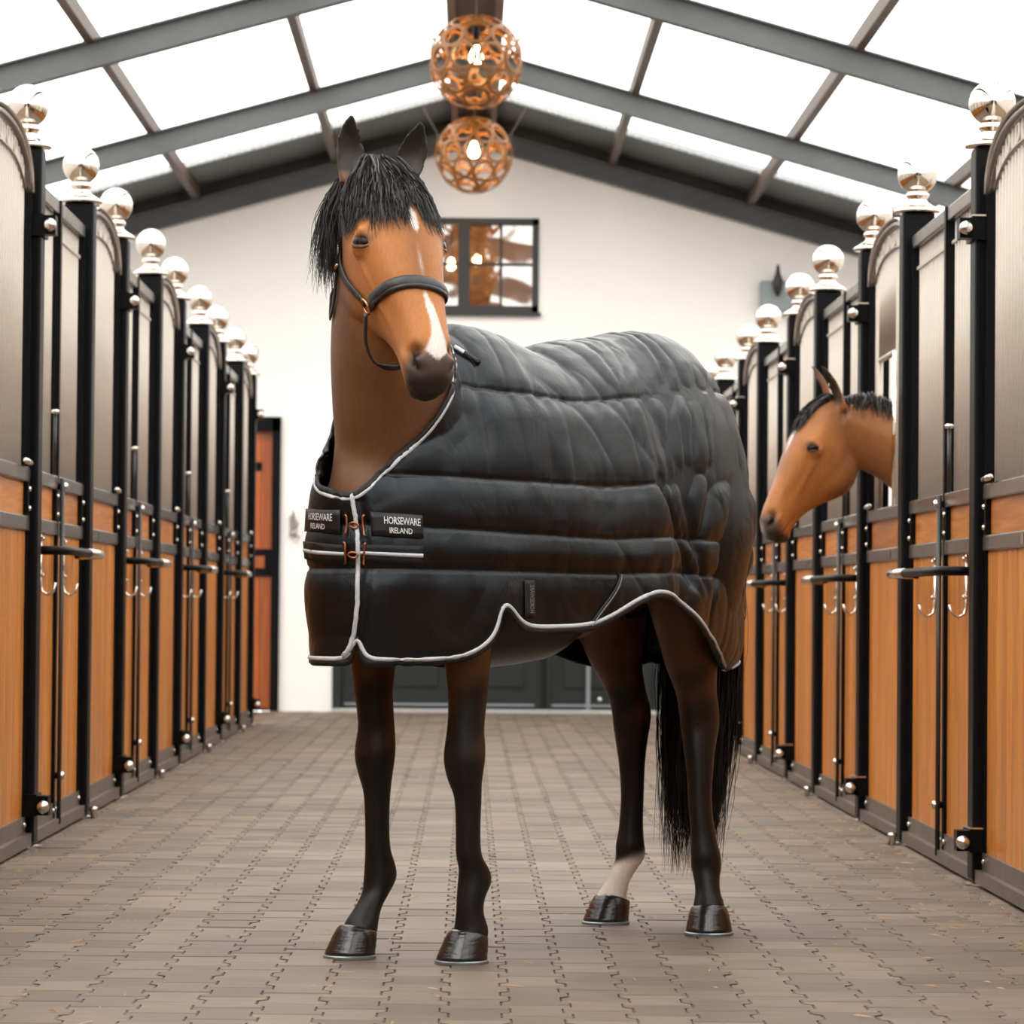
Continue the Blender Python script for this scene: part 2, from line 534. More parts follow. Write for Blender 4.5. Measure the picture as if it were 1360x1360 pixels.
# dark panelled double door in the back wall
d1 = empty('door_1', (0, YB + 0.08, 0)); tag(d1, 'dark green black panelled double door in the white end wall', kind='structure')
for x in (DX0, DX1 - 0.07):
    obj('door_jamb', MB().box((x, -0.10, 0), (x + 0.07, 0.1, DZ)), 'dark_door', d1)
obj('door_head', MB().box((DX0, -0.10, DZ - 0.07), (DX1, 0.1, DZ)), 'dark_door', d1)
def leaf(x0, x1):
    lf = obj('door_leaf', MB().box((x0, 0.0, 0.04), (x1, 0.05, DZ - 0.07)), 'dark_door', d1)
    w = x1 - x0
    for a, b in ((x0, x0 + 0.10), (x1 - 0.10, x1)):
        obj('stile', MB().box((a, -0.022, 0.04), (b, 0.0, DZ - 0.07)), 'dark_door', lf)
    for z0, z1 in ((0.04, 0.17), (0.62, 0.76), (1.5, 1.6), (DZ - 0.2, DZ - 0.07)):
        obj('cross_rail', MB().box((x0 + 0.10, -0.02, z0), (x1 - 0.10, 0.0, z1)), 'dark_door', lf)
    for z0, z1 in ((0.17, 0.62), (0.76, 1.5), (1.6, DZ - 0.2)):
        bevel(obj('panel', MB().box((x0 + 0.14, -0.014, z0 + 0.04), (x1 - 0.14, 0.0, z1 - 0.04)), 'dark_door', lf), 0.01)
    obj('weather_bar', MB().box((x0 + 0.03, -0.04, 0.055), (x1 - 0.05, -0.02, 0.075)), 'grey_box', lf)
obj('door_backing', MB().box((DX0, 0.055, 0.0), (DX1, 0.12, DZ)), 'dark_door', d1)
leaf(DX0 + 0.07, -0.12); leaf(-0.115, 0.60); 
leaf(0.66, DX1 - 0.07)
obj('door_post', MB().box((0.985 - 0.33, -0.06, 0.0), (0.985 - 0.30, 0.05, DZ - 0.07)), 'dark_door', d1)
obj('edge_trim', MB().box((0.985, -0.05, 0.0), (1.02, -0.02, 1.3)), 'grey_box', d1)
obj('door_knob', MB().lathe([(0.008, 0), (0.008, -0.03), (0.02, -0.035), (0.024, -0.05), (0.012, -0.065)], (1.10, -0.02, 0.12), 12, 'y'), 'bolt', d1, smooth=True)
obj('threshold', MB().box((DX0, -0.16, -0.01), (DX1, -0.02, 0.03)), 'pale_step', d1)

# brown boarded door beside the left row
d2 = empty('door_2', (0, YB + 0.06, 0)); tag(d2, 'orange brown boarded door in black frame beside the left stall row', kind='structure')
for a, b in ((OX0, OX0 + 0.07), (OX1 - 0.07, OX1)):
    obj('door_frame', MB().box((a, -0.11, 0), (b, 0.06, OZ)), 'black', d2)
obj('door_frame', MB().box((OX0, -0.11, OZ - 0.12), (OX1, 0.06, OZ)), 'black', d2)
nb = 8; bw = (OX1 - OX0 - 0.14) / nb
obj('door_backing', MB().box((OX0, 0.002, 0.0), (OX1, 0.06, OZ)), 'black', d2)
for i in range(nb):
    x = OX0 + 0.07 + i * bw
    obj('board', cached(('board', 'dk'), lambda: MB().box((0.002, -0.04, 0.02), (bw - 0.002, 0.0, OZ - 0.12)), 'wood_door'), None, d2, (x, 0, 0))
obj('lock_plate', MB().box((OX1 - 0.25, -0.055, 1.13), (OX1 - 0.06, -0.038, 1.36)), 'black', d2)
obj('lock_inset', MB().box((OX1 - 0.22, -0.06, 1.2), (OX1 - 0.13, -0.05, 1.3)), 'wood_door', d2)
obj('hinge_strap', MB().box((OX1 - 0.32, -0.055, 2.02), (OX1 - 0.16, -0.038, 2.09)), 'black', d2)

# window high in the gable
w1 = empty('window_1', (0, YB, 0)); tag(w1, 'dark framed paned window high in the white gable', kind='structure')
fr = 0.055
for a, b in (((WX0, WZ0), (WX0 + fr, WZ1)), ((WX1 - fr, WZ0), (WX1, WZ1)), ((WX0, WZ0), (WX1, WZ0 + fr)), ((WX0, WZ1 - fr), (WX1, WZ1))):
    obj('window_frame', MB().box((a[0], -0.02, a[1]), (b[0], 0.10, b[1])), 'dark_frame', w1)
obj('mullion', MB().box((-0.125, -0.015, WZ0 + fr), (-0.025, 0.09, WZ1 - fr)), 'dark_frame', w1)
for (a, b) in ((WX0 + fr, -0.125), (-0.025, WX1 - fr)):
    m_ = (a + b) / 2; zm = (WZ0 + WZ1) / 2 + 0.01
    obj('glazing_bar', MB().box((m_ - 0.012, 0.0, WZ0 + fr), (m_ + 0.012, 0.05, WZ1 - fr)), 'dark_frame', w1)
    obj('glazing_bar', MB().box((a, 0.002, zm - 0.012), (b, 0.048, zm + 0.012)), 'dark_frame', w1)
    for xa, xb in ((a, m_ - 0.012), (m_ + 0.012, b)):
        for za, zb in ((WZ0 + fr, zm - 0.012), (zm + 0.012, WZ1 - fr)):
            obj('pane', MB().box((xa, 0.022, za), (xb, 0.028, zb)), 'glass', w1)
obj('window_sill', MB().box((WX0 - 0.02, -0.05, WZ0 - 0.03), (WX1 + 0.02, 0.0, WZ0)), 'dark_frame', w1)
# the lit room behind the panes
rm = MB()
ra, rb, rc, rd = -1.6, 1.6, YB + 0.26, YB + 2.6
rm.add([(ra, rd, 2.9), (rb, rd, 2.9), (rb, rd, 4.9), (ra, rd, 4.9)], [(0, 1, 2, 3)])
rm.add([(ra, rc, 2.9), (rb, rc, 2.9), (rb, rd, 2.9), (ra, rd, 2.9)], [(0, 1, 2, 3)])
rm.add([(ra, rc, 4.9), (rb, rc, 4.9), (rb, rd, 4.9), (ra, rd, 4.9)], [(3, 2, 1, 0)])
rm.add([(ra, rc, 2.9), (ra, rd, 2.9), (ra, rd, 4.9), (ra, rc, 4.9)], [(0, 1, 2, 3)])
rm.add([(rb, rc, 2.9), (rb, rd, 2.9), (rb, rd, 4.9), (rb, rc, 4.9)], [(3, 2, 1, 0)])
tag(obj('wall_room', rm, 'room_wall'), 'tan walls of the room behind the gable window', kind='structure')
# ------------------------------------------------------------------ pendant lamps
M['lamp_wood'] = simple('amber_lamp_ply', srgb(128, 80, 26), 0.45, 0.0, 0.2, 14)
M['cable'] = simple('steel_cable', (0.07, 0.06, 0.05, 1), 0.5, 0.2, 0.1, 10)

def ring_mb(r, w, th, n=18):
    """flat washer-like ring, slightly domed"""
    prof = [(r - w, 0.0), (r, -0.004), (r, th - 0.004), (r - w, th)]
    vs = []; fs = []
    for i in range(n):
        a = 2 * pi * i / n
        for rr, h in prof: vs.append((rr * cos(a), rr * sin(a), h))
    for i in range(n):
        j = (i + 1) % n
        for k in range(4): fs.append((i * 4 + k, j * 4 + k, j * 4 + (k + 1) % 4, i * 4 + (k + 1) % 4))
    return MB().add(vs, fs)

def pendant(loc, label, spin):
    R = 0.298
    t = empty('pendant_lamp', (loc[0], loc[1], loc[2] - R), spin)
    tag(t, label, 'lamp', 'lattice globe lamps under the ridge')
    bm = bmesh.new(); bmesh.ops.create_icosphere(bm, subdivisions=2, radius=1.0)
    pts = [v.co.normalized() for v in bm.verts]
    five = [len(v.link_edges) == 5 for v in bm.verts]
    bm.free()
    rr = random.Random(int(spin * 10) + 3)
    for p, f in zip(pts, five):
        r = 0.083 if f else 0.092
        me = cached(('shade_ring', f), lambda: ring_mb(r, 0.021, 0.008), 'lamp_wood')
        o = obj('shade_ring', me, None, t, p * (R - 0.008) + Vector((0, 0, R)))
        o.rotation_mode = 'QUATERNION'; o.rotation_quaternion = p.to_track_quat('Z', 'Y')
    # small rings filling the gaps
    bm = bmesh.new(); bmesh.ops.create_icosphere(bm, subdivisions=2, radius=1.0)
    for fc in bm.faces:
        p = fc.calc_center_median().normalized()
        if rr.random() < 0.5: continue
        me = cached(('small_ring',), lambda: ring_mb(0.036, 0.013, 0.008, 12), 'lamp_wood')
        o = obj('small_ring', me, None, t, p * (R - 0.016) + Vector((0, 0, R)))
        o.rotation_mode = 'QUATERNION'; o.rotation_quaternion = p.to_track_quat('Z', 'Y')
    bm.free()
    obj('lamp_holder', MB().lathe([(0.012, 0.56), (0.02, 0.55), (0.022, 0.42), (0.016, 0.40)], (0, 0, 0), 12), 'black', t, smooth=True)
    obj('bulb', MB().lathe([(0.014, 0.41), (0.022, 0.39), (0.042, 0.34), (0.044, 0.32), (0.034, 0.29), (0.012, 0.275)], (0, 0, 0), 14), 'bulb', t, smooth=True)
    ld = bpy.data.lights.new('bulb_light', 'POINT'); ld.energy = 45; ld.color = (1.0, 0.60, 0.20); ld.shadow_soft_size = 0.05
    lo = bpy.data.objects.new('bulb_light', ld); COL.objects.link(lo); lo.parent = t; lo.location = (0, 0, 0.33)
    t.rotation_euler = (0, 0, spin)
    inv = -spin
    for s in (-1, 1):
        a = Vector((s * 0.275, 0, R + 0.14)); b = Vector((s * 0.42, 0, HR_ + RH - 0.09 - (loc[2] - R)))
        q = Matrix.Rotation(inv, 3, 'Z')
        obj('hanging_cable', MB().tube([q @ a, q @ b], 0.006, 6), 'cable', t)
        obj('cable_ring', MB().tube([q @ (a + Vector((cos(k * pi / 5) * 0.022 * s - s * 0.0, 0, sin(k * pi / 5) * 0.03 - 0.02))) for k in range(10)], 0.004, 6, closed=True), 'cable', t)
    obj('hanging_cable', MB().tube([Vector((0, 0, 0.55)), Vector((0, 0, HR_ + RH + 0.07 - (loc[2] - R)))], 0.004, 6), 'cable', t)
    return t
pendant((0.008, 21.9, 4.43), 'amber lattice globe lamp hanging in front of the other globe', 0.35)
pendant((0.0, 26.7, 4.46), 'amber lattice globe lamp hanging closest to the white gable wall', 1.25)

# bare bulb in the room behind the window
t = empty('room_bulb', (-0.19, YB + 1.4, 3.90)); tag(t, 'bare lit bulb in the room behind the gable window', 'bulb')
obj('glass_bulb', MB().lathe([(0.01, 0.07), (0.02, 0.06), (0.035, 0.02), (0.035, -0.01), (0.02, -0.035), (0.005, -0.04)], (0, 0, 0), 12), 'bulb', t, smooth=True)
obj('bulb_flex', MB().tube([(0, 0, 0.06), (0, 0, 1.12)], 0.006, 6), 'black', t)
ld = bpy.data.lights.new('room_light', 'POINT'); ld.energy = 38; ld.color = (1.0, 0.78, 0.52); ld.shadow_soft_size = 0.2
lo = bpy.data.objects.new('room_light', ld); COL.objects.link(lo); lo.parent = t; lo.location = (0.6, -0.2, 0.5)

# grey fixture on the white wall
t = empty('wall_fixture', (2.56, YB, 3.38)); tag(t, 'grey box fixture with a dark pointed lantern on the white end wall', 'fixture')
bevel(obj('box', MB().box((-0.14, -0.12, 0), (0.15, 0.0, 0.27)), 'grey_box', t), 0.01)
obj('lantern', MB().lathe([(0.012, 0.40), (0.02, 0.34), (0.045, 0.26), (0.035, 0.2), (0.012, 0.14)], (0.0, -0.16, 0), 10), 'dark_frame', t, smooth=True)
obj('bracket', MB().tube([(0, 0.0, 0.2), (0, -0.16, 0.2)], 0.012, 6), 'dark_frame', t)
# halter hook on the wall beside the brown door
t = empty('halter_hook', (-1.49, YB, 1.55)); tag(t, 'silver halter hook on the white wall beside the brown door', 'hook')
obj('hook_plate', MB().box((-0.03, -0.012, -0.09), (0.03, 0.0, 0.09)), 'bolt', t)
obj('hook_arm', MB().tube([(0, -0.01, 0.09), (0.0, -0.06, 0.12), (0.03, -0.09, 0.08), (0.04, -0.08, 0.02), (0.02, -0.07, -0.02)], 0.009, 8), 'bolt', t, smooth=True)
obj('tie_ring', MB().tube([(0.02 + 0.03 * cos(k * pi / 6), -0.03, -0.08 + 0.04 * sin(k * pi / 6)) for k in range(12)], 0.006, 6, closed=True), 'bolt', t, smooth=True)

# ------------------------------------------------------------------ stall rows
PW = 0.0625                 # half of a post
Z_R1, Z_R2 = 1.315, 1.14    # undersides of the two belly rails
RT = 0.055
ZTOP = 2.40
FL = 2.53                   # foot of the finial flange

ball_prof = [(0.088, 0.0), (0.092, 0.008), (0.080, 0.018), (0.052, 0.034), (0.040, 0.044), (0.036, 0.056), (0.046, 0.066), (0.046, 0.076), (0.036, 0.084)]
_cz, _br = 0.155, 0.078
ball_prof += [(_br * cos(a), _cz + _br * sin(a)) for a in np.linspace(-1.0, 1.52, 14)]
def finial_mb(): return MB().lathe(ball_prof, (0, 0, 0), 28)

def post(s, a, y, hinge, label, group):
    t = empty('stall_post', (s * a, y, 0)); t.scale = (1, 1, ZS[s]); tag(t, label, 'post', group)
    o = obj('upright', cached(('upright',), lambda: MB().box((-PW, -PW, 0.012), (PW, PW, FL)), 'black'), None, t)
    bevel(o, 0.012, 2)
    obj('finial', cached(('finial',), finial_mb, 'silver', True), None, t, (0, 0, FL))
    obj('foot_plate', cached(('foot_plate',), lambda: MB().lathe([(0.085, 0), (0.085, 0.008), (0.07, 0.012)], (0, 0, 0), 20), 'bolt'), None, t)
    if hinge:
        for z in (0.15, 2.24):
            h = obj('hinge_collar', cached(('hinge_collar',), lambda: MB().box((-PW - 0.012, -PW - 0.02, -0.035), (PW + 0.01, PW + 0.01, 0.045)), 'black'), None, t, (0, 0, z))
            obj('hinge_cap', cached(('hinge_cap',), lambda: MB().box((-PW - 0.014, -PW - 0.025, 0.045), (0.03, PW, 0.051)), 'bolt'), None, h)
            obj('hinge_arm', cached(('hinge_arm', s), lambda: MB().box((-s * PW, -PW - 0.02, -0.03), (-s * (PW + 0.055), -PW + 0.05, 0.04)), 'black'), None, h)
            obj('hinge_bolt', cached(('hinge_bolt',), lambda: MB().lathe([(0.018, 0.03), (0.022, 0.0), (0.024, -0.02), (0.02, -0.034), (0.008, -0.042)], (0, 0, 0), 12, 'y'), 'bolt', True), None, h, (-s * (PW + 0.038), -PW - 0.03, 0.002))
    else:
        obj('floor_bolt', cached(('floor_bolt',), lambda: MB().lathe([(0.014, 0), (0.014, 0.03), (0.018, 0.034), (0.018, 0.045), (0.008, 0.05)], (0, 0, 0), 10), 'bolt', True), None, t, (-s * (PW + 0.028), -0.05, 0))
    return t

def board_mb(w, h, th=0.022):
    c = 0.004
    return MB().prism([(-th, c), (-th + c, 0), (th, 0), (th, w), (-th + c, w), (-th, w - c)], 0, h)

def boards(t, s, y0, y1, z0, z1, target=0.098):
    n = max(1, round((y1 - y0) / target)); w = (y1 - y0) / n
    me = cached(('board', s, round(w, 4), round(z1 - z0, 3)), lambda: board_mb(w - 0.0025, z1 - z0), 'wood')
    for i in range(n):
        o = obj('board', me, None, t, (0.0, y0 + i * w, z0))
        if s < 0: o.scale = (-1, 1, 1)
        o.location.x = random.uniform(-0.0012, 0.0012)

BR = 0.0115
def bar(t, x, y, z0, z1, mat='bar', r=BR):
    me = cached(('bar', mat, r), lambda: MB().lathe([(r, 0.0), (r, 1.0)], (0, 0, 0), 10), mat, True)
    return obj('bar', me, None, t, (x, y, z0), scale=(1, 1, z1 - z0))

def bx(c0, c1, y0, y1, z0, z1, s):
    return MB().box((-s * c0, y0, z0), (-s * c1, y1, z1))

def rails(t, s, y0, y1, studs):
    """belly rails, kick channel and the stud plates between the rails"""
    for z, nm in ((Z_R1, 'belly_rail'), (Z_R2, 'belly_rail')):
        bevel(obj(nm, bx(-0.03, 0.035, y0, y1, z, z + RT, s), 'rail', t), 0.006)
    obj('kick_channel', bx(-0.03, 0.032, y0, y1, 0.052, 0.115, s), 'kick', t)
    obj('kick_lip', bx(-0.03, 0.055, y0, y1, 0.012, 0.056, s), 'kick', t)
    for y in studs:
        pl = obj('stud_plate', cached(('stud_plate', s), lambda: bx(-0.02, 0.036, -0.018, 0.018, Z_R2 + RT, Z_R1, s), 'black'), None, t, (0, y, 0))
        for z in (Z_R2 + RT + 0.025, Z_R1 - 0.025):
            obj('rivet', cached(('rivet', s), lambda: MB().lathe([(0.011, 0), (0.010, -s * 0.006), (0.004, -s * 0.010)], (0, 0, 0), 10, 'x'), 'bolt', True), None, pl, (-s * 0.036, 0, z))
        obj('kick_stud', cached(('rivet', s), None, 'bolt'), None, t, (-s * 0.032, y, 0.088))

def stall_door(s, a, y0, y1, label, group):
    t = empty('stall_door', (s * a, y0, 0)); t.scale = (1, 1, ZS[s]); tag(t, label, 'stall door', group)
    L = y1 - y0
    ym = L * 0.45
    for a0, a1 in ((0.0, 0.035), (L - 0.035, L)):
        obj('stile', bx(-0.022, 0.03, a0, a1, 0.03, ZTOP, s), 'black', t)
    obj('middle_stile', bx(-0.022, 0.036, ym - 0.02, ym + 0.02, 0.03, ZTOP + 0.03, s), 'black', t)
    bevel(obj('top_rail', bx(-0.025, 0.03, 0, L, ZTOP - 0.025, ZTOP + 0.03, s), 'rail', t), 0.006)
    obj('grille_strip', bx(-0.012, 0.014, 0, L, ZTOP - 0.11, ZTOP - 0.098, s), 'bar', t)
    rails(t, s, 0, L, (0.055, ym - 0.045, ym + 0.045, L - 0.055))
    for p, q in ((0.035, ym - 0.02), (ym + 0.02, L - 0.035)):
        boards(t, s, p, q, 0.115, Z_R2)
        o = obj('strip_board', MB().box((-0.018, p, Z_R2 + RT), (0.018, q, Z_R1)), 'wood_y', t)
        n = int((q - p) / 0.062)
        for i in range(1, n):
            bar(t, 0, p + (q - p) * i / n, Z_R1 + RT, ZTOP - 0.02)
    # lock rod down the middle stile, with its guides
    obj('lock_rod', MB().tube([(-s * 0.052, ym - 0.006, 0.035), (-s * 0.052, ym - 0.006, 1.36)], 0.009, 8), 'rod', t, smooth=True)
    for z in (0.22, 1.33):
        obj('rod_guide', MB().lathe([(0.013, 0.0), (0.016, -s * 0.03), (0.010, -s * 0.036)], (-s * 0.036, ym + 0.006, z), 10, 'x'), 'bolt', t, smooth=True)
    obj('latch_rod', MB().tube([(-s * 0.035, ym - 0.13, Z_R1 + RT), (-s * 0.035, ym - 0.13, 1.60)], 0.007, 8), 'rod', t, smooth=True)
    obj('latch_cap', MB().lathe([(0.007, 1.60), (0.015, 1.604), (0.017, 1.614), (0.008, 1.62)], (-s * 0.035, ym - 0.13, 0), 12), 'bolt', t, smooth=True)
    # two tack hooks
    for yh in (ym * 0.35, ym + (L - ym) * 0.28):
        h = obj('tack_hook', MB().tube([(-s * 0.026, yh, 1.135), (-s * 0.028, yh, 0.95), (-s * 0.034, yh, 0.925), (-s * 0.055, yh, 0.912), (-s * 0.078, yh, 0.925), (-s * 0.085, yh, 0.958)], 0.0055, 8), 'bolt', t, smooth=True)
        for z in (1.12, 0.985):
            obj('screw', MB().lathe([(0.009, 0), (0.009, -s * 0.012), (0.004, -s * 0.016)], (-s * 0.026, yh, z), 8, 'x'), 'bolt', h)
    # blanket rail: black loop standing off the door
    zb = 1.075
    p = [(-s * 0.03, 0.10, zb), (-s * 0.11, 0.12, zb), (-s * 0.14, 0.18, zb), (-s * 0.145, 0.5, zb), (-s * 0.145, L - 0.45, zb), (-s * 0.14, L - 0.30, zb), (-s * 0.11, L - 0.25, zb), (-s * 0.03, L - 0.23, zb)]
    obj('blanket_rail', MB().tube(p, 0.0165, 10), 'black', t, smooth=True)
    obj('rail_reflection', MB().tube([(-s * 0.145, L - 0.75, zb), (-s * 0.145, L - 0.44, zb), (-s * 0.14, L - 0.30, zb), (-s * 0.11, L - 0.25, zb), (-s * 0.05, L - 0.235, zb)], 0.0185, 10), 'bolt', t, smooth=True)  # bright tube over the far end, standing in for the rail's reflection
    return t

def arch_z(u, L):
    """height of the arched top rail over the panel"""
    v = abs(2 * u / L - 1)
    return 2.34 + 0.21 * sqrt(max(0.0, 1 - v ** 2.6))

def stall_panel(s, a, y0, y1, label, group, gap=None):
    t = empty('stall_grille', (s * a, y0, 0)); t.scale = (1, 1, ZS[s]); tag(t, label, 'stall grille', group)
    L = y1 - y0
    for a0, a1 in ((0.0, 0.035), (L - 0.035, L)):
        obj('stile', bx(-0.022, 0.03, a0, a1, 0.03, 2.36, s), 'black', t)
    us = np.concatenate([np.linspace(0, 0.12, 7), np.linspace(0.16, L - 0.16, 12), np.linspace(L - 0.12, L, 7)])
    obj('arch_rail', MB().tube([(-s * 0.004, u, arch_z(u, L)) for u in us], 0.016, 8, ell=(1, 1.7), up=(0, 0, 1)), 'rail', t, smooth=True)
    obj('arch_cap', MB().tube([(-s * 0.004, u, arch_z(u, L) + 0.022) for u in us], 0.006, 8, ell=(1, 5.5), up=(0, 0, 1)), 'bar', t, smooth=True)
    obj('inner_arch', MB().tube([(-s * 0.012, u, arch_z(u, L) - 0.095) for u in us[4:-4]], 0.007, 8), 'rail', t, smooth=True)
    for k in range(6):
        u = 0.16 + (L - 0.32) * k / 5; zc = arch_z(u, L) - 0.052
        obj('scroll_ring', cached(('scroll_ring',), lambda: MB().tube([(0, 0.030 * cos(q * pi / 6), 0.030 * sin(q * pi / 6)) for q in range(12)], 0.0055, 6, closed=True), 'bar', True), None, t, (-s * 0.008, u, zc))
    rails(t, s, 0, L, (0.055, L - 0.055))
    boards(t, s, 0.035, L - 0.035, 0.115, Z_R2)
    obj('strip_board', MB().box((-0.018, 0.035, Z_R2 + RT), (0.018, L - 0.035, Z_R1)), 'wood_y', t)
    obj('number_plate', bx(0.035, 0.04, 0.42, 0.47, Z_R2 + 0.01, Z_R2 + 0.045, s), 'bolt', t)
    obj('swing_latch', MB().tube([(-s * 0.05, L - 0.12, Z_R1 + RT + 0.01), (-s * 0.06, L - 0.32, Z_R1 + RT + 0.012)], 0.011, 8), 'bolt', t, smooth=True)
    n = int((L - 0.07) / 0.062)
    for i in range(1, n):
        u = 0.035 + (L - 0.07) * i / n
        zt = arch_z(u, L) - 0.012
        z0 = Z_R1 + RT
        if gap and gap[0] < u < gap[1]: z0 = gap[2]
        bar(t, 0, u, z0, zt)
    if gap:
        g0, g1, gz = gap
        obj('hatch_frame', MB().tube([(-s * 0.004, g0, Z_R1 + RT), (-s * 0.004, g0, gz)], 0.019, 10), 'silver', t, smooth=True)
        obj('hatch_frame', MB().tube([(-s * 0.004, g0, gz), (-s * 0.004, g1, gz)], 0.012, 10), 'bar', t, smooth=True)
        obj('hatch_frame', MB().tube([(-s * 0.004, g1, Z_R1 + RT), (-s * 0.004, g1, gz)], 0.012, 10), 'bar', t, smooth=True)
    return t

AR, AL = 1.73, 1.665
ZS = {1: 0.970, -1: 1.028}     # the two rows differ a little in height
G = PW + 0.004
ROWS = [(1, AR, 11.26, 3.30, 1.89, 5, 'looking horse row'), (-1, AL, 12.62, 3.15, 1.73, 5, 'brown door row')]
ORD = ['first', 'second', 'third', 'fourth', 'fifth', 'sixth', 'seventh', 'eighth', 'ninth', 'tenth']
for s, a, d0, P, wd, cnt, row in ROWS:
    rn = 'right row of stalls' if s > 0 else 'left row of stalls'
    for k in range(-4, cnt):  # negative k: unseen bays, continued past the camera to block side light
        d = d0 + P * k; th = d + wd
        last = s < 0 and k == cnt - 1
        nth = ORD[cnt - 1 - k] + ' from the end wall, ' + row
        lb = 'black hinge post with ball finial, ' + nth
        if s > 0 and k == 1: lb = 'black hinge post with ball finial just beyond the looking horse'
        post(s, a, d, True, lb, 'hinge posts, ' + rn)
        lb = 'plain black post with ball finial, ' + (nth if s > 0 else ORD[max(0, cnt - 2 - k)] + ' from the end wall, ' + row)
        if s > 0 and k == 0: lb = 'plain black ball-topped post beside the open hatch of the looking horse'
        if not last: post(s, a, th, False, lb, 'plain posts, ' + rn)
        if not last:
            lb = 'barred stall door of orange boards, ' + (nth if s > 0 else ORD[max(0, cnt - 2 - k)] + ' from the end wall, ' + row)
            stall_door(s, a, d + G, th - G, lb, 'stall doors, ' + rn)
        if k < cnt - 1:
            lb = 'arched stall grille over orange boards, ' + ORD[cnt - 2 - k] + ' from the end wall, ' + row
            gap = None
            if s > 0 and k == 0:
                lb = 'arched stall grille with open hatch where the horse looks out'
                gap = (0.50, 1.06, 2.02)
            stall_panel(s, a, th + G, d + P - G, lb, 'stall grilles, ' + rn, gap)
# partition walls of the stall that holds the second horse
for i, y in enumerate((13.15, 16.45)):
    t = empty('divider_wall', (AR + 0.08, y, 0)); tag(t, 'boarded divider wall inside the stall ' + ('nearer the blanketed horse' if i == 0 else 'farther from the blanketed horse'), 'divider')
    for q in range(12):
        obj('board', cached(('board', 'part'), lambda: MB().box((0.0, -0.02, 0), (HALF - AR - 0.1, 0.02, 0.107)), 'wood'), None, t, (0, 0, 0.02 + q * 0.11))
    obj('top_rail', MB().box((0, -0.025, 1.34), (HALF - AR - 0.1, 0.025, 1.40)), 'rail', t)
    obj('top_rail', MB().box((0, -0.025, 2.2), (HALF - AR - 0.1, 0.025, 2.25)), 'rail', t)
    for q in range(28):
        bar(t, 0.06 + q * 0.124, 0, 1.39, 2.21)
# ------------------------------------------------------------------ horses
def V3(*a): return np.array(a, float)
def unit(v): return v / (np.linalg.norm(v) + 1e-12)

def resample(rows, k=5):
    """Catmull-Rom through rows of numbers"""
    A = np.array(rows, float); n = len(A); out = []
    for i in range(n - 1):
        p0, p1, p2, p3 = A[max(i - 1, 0)], A[i], A[i + 1], A[min(i + 2, n - 1)]
        for j in range(k):
            t = j / k
            out.append(0.5 * ((2 * p1) + (-p0 + p2) * t + (2 * p0 - 5 * p1 + 4 * p2 - p3) * t * t + (-p0 + 3 * p1 - 3 * p2 + p3) * t ** 3))
    out.append(A[-1])
    return np.array(out)

def skin(mb, rings):
    n = len(rings[0]); o = len(mb.v)
    for r in rings: mb.v += [tuple(p) for p in r]
    for i in range(len(rings) - 1):
        for k in range(n):
            mb.f.append((o + i * n + k, o + i * n + (k + 1) % n, o + (i + 1) * n + (k + 1) % n, o + (i + 1) * n + k))
    mb.f.append(tuple(o + k for k in range(n - 1, -1, -1)))
    mb.f.append(tuple(o + (len(rings) - 1) * n + k for k in range(n)))

def sp(c, p): return np.sign(c) * np.abs(c) ** p
TT = np.linspace(0, 2 * pi, 32, endpoint=False)
CT, ST = np.cos(TT), np.sin(TT)

def trunk_rings(rows, pt=2.1, pb=2.1, zf=0.45):
    """rows: x, z top, z bottom, half width (upright sections)"""
    out = []
    for x, zt, zb, w in resample(rows, 5):
        zc = zb + (zt - zb) * zf
        y = w * sp(CT, 2 / 2.15)
        # narrower towards the top line
        z = np.where(ST >= 0, zc + (zt - zc) * sp(ST, 2 / pt), zc + (zc - zb) * sp(ST, 2 / pb))
        y = y * np.where(ST > 0, 1 - 0.12 * ST, 1)
        out.append(np.stack([np.full_like(y, x), y, z], 1))
    return out

def leg_rings(rows):
    """rows: x, y, z, half length fore-aft, half width; horizontal sections"""
    out = []
    for x, y, z, rx, ry in resample(rows, 4):
        out.append(np.stack([x + rx * sp(CT, 0.95), y + ry * sp(ST, 0.95), np.full_like(CT, z)], 1))
    return out

def ellipsoid(mb, c, ax, n=16, m=10):
    rings = []
    for i in range(1, m):
        a = -pi / 2 + pi * i / m
        rings.append(np.array([c + ax[0] * cos(a) * cos(t) + ax[1] * cos(a) * sin(t) + ax[2] * sin(a) for t in np.linspace(0, 2 * pi, n, endpoint=False)]))
    skin(mb, rings)

HEAD = [(-.03, .0, -.13, -.05, .060, .05), (.02, .035, -.155, -.04, .083, .055), (.07, .057, -.19, -.03, .098, .06), (.13, .070, -.225, -.02, .110, .066),
        (.19, .074, -.25, -.012, .115, .072), (.24, .072, -.258, -.01, .109, .074), (.29, .067, -.245, -.01, .098, .070), (.34, .061, -.205, -.008, .087, .060),
        (.39, .056, -.16, -.008, .077, .050), (.44, .052, -.128, -.010, .069, .043), (.49, .048, -.108, -.012, .066, .043), (.53, .044, -.10, -.014, .068, .045),
        (.56, .036, -.097, -.018, .067, .045), (.585, .021, -.093, -.028, .060, .042), (.605, .0, -.084, -.038, .047, .033), (.618, -.024, -.070, -.044, .026, .019)]

def head_rings(fr):
    P0, h, n, c = fr; out = []
    for a, bf, bb, bm, w, wj in resample(HEAD, 3):
        y = w * sp(CT, 0.82)
        s_ = np.abs(ST)
        b = np.where(ST >= 0, bm + (bf - bm) * s_ ** 0.92, bm - (bm - bb) * s_ ** 0.9)
        y = np.where(ST >= 0, y, y * (1 - (1 - wj / w) * s_ ** 1.1))
        out.append(P0 + a * h + b[:, None] * n + y[:, None] * c)
    return out

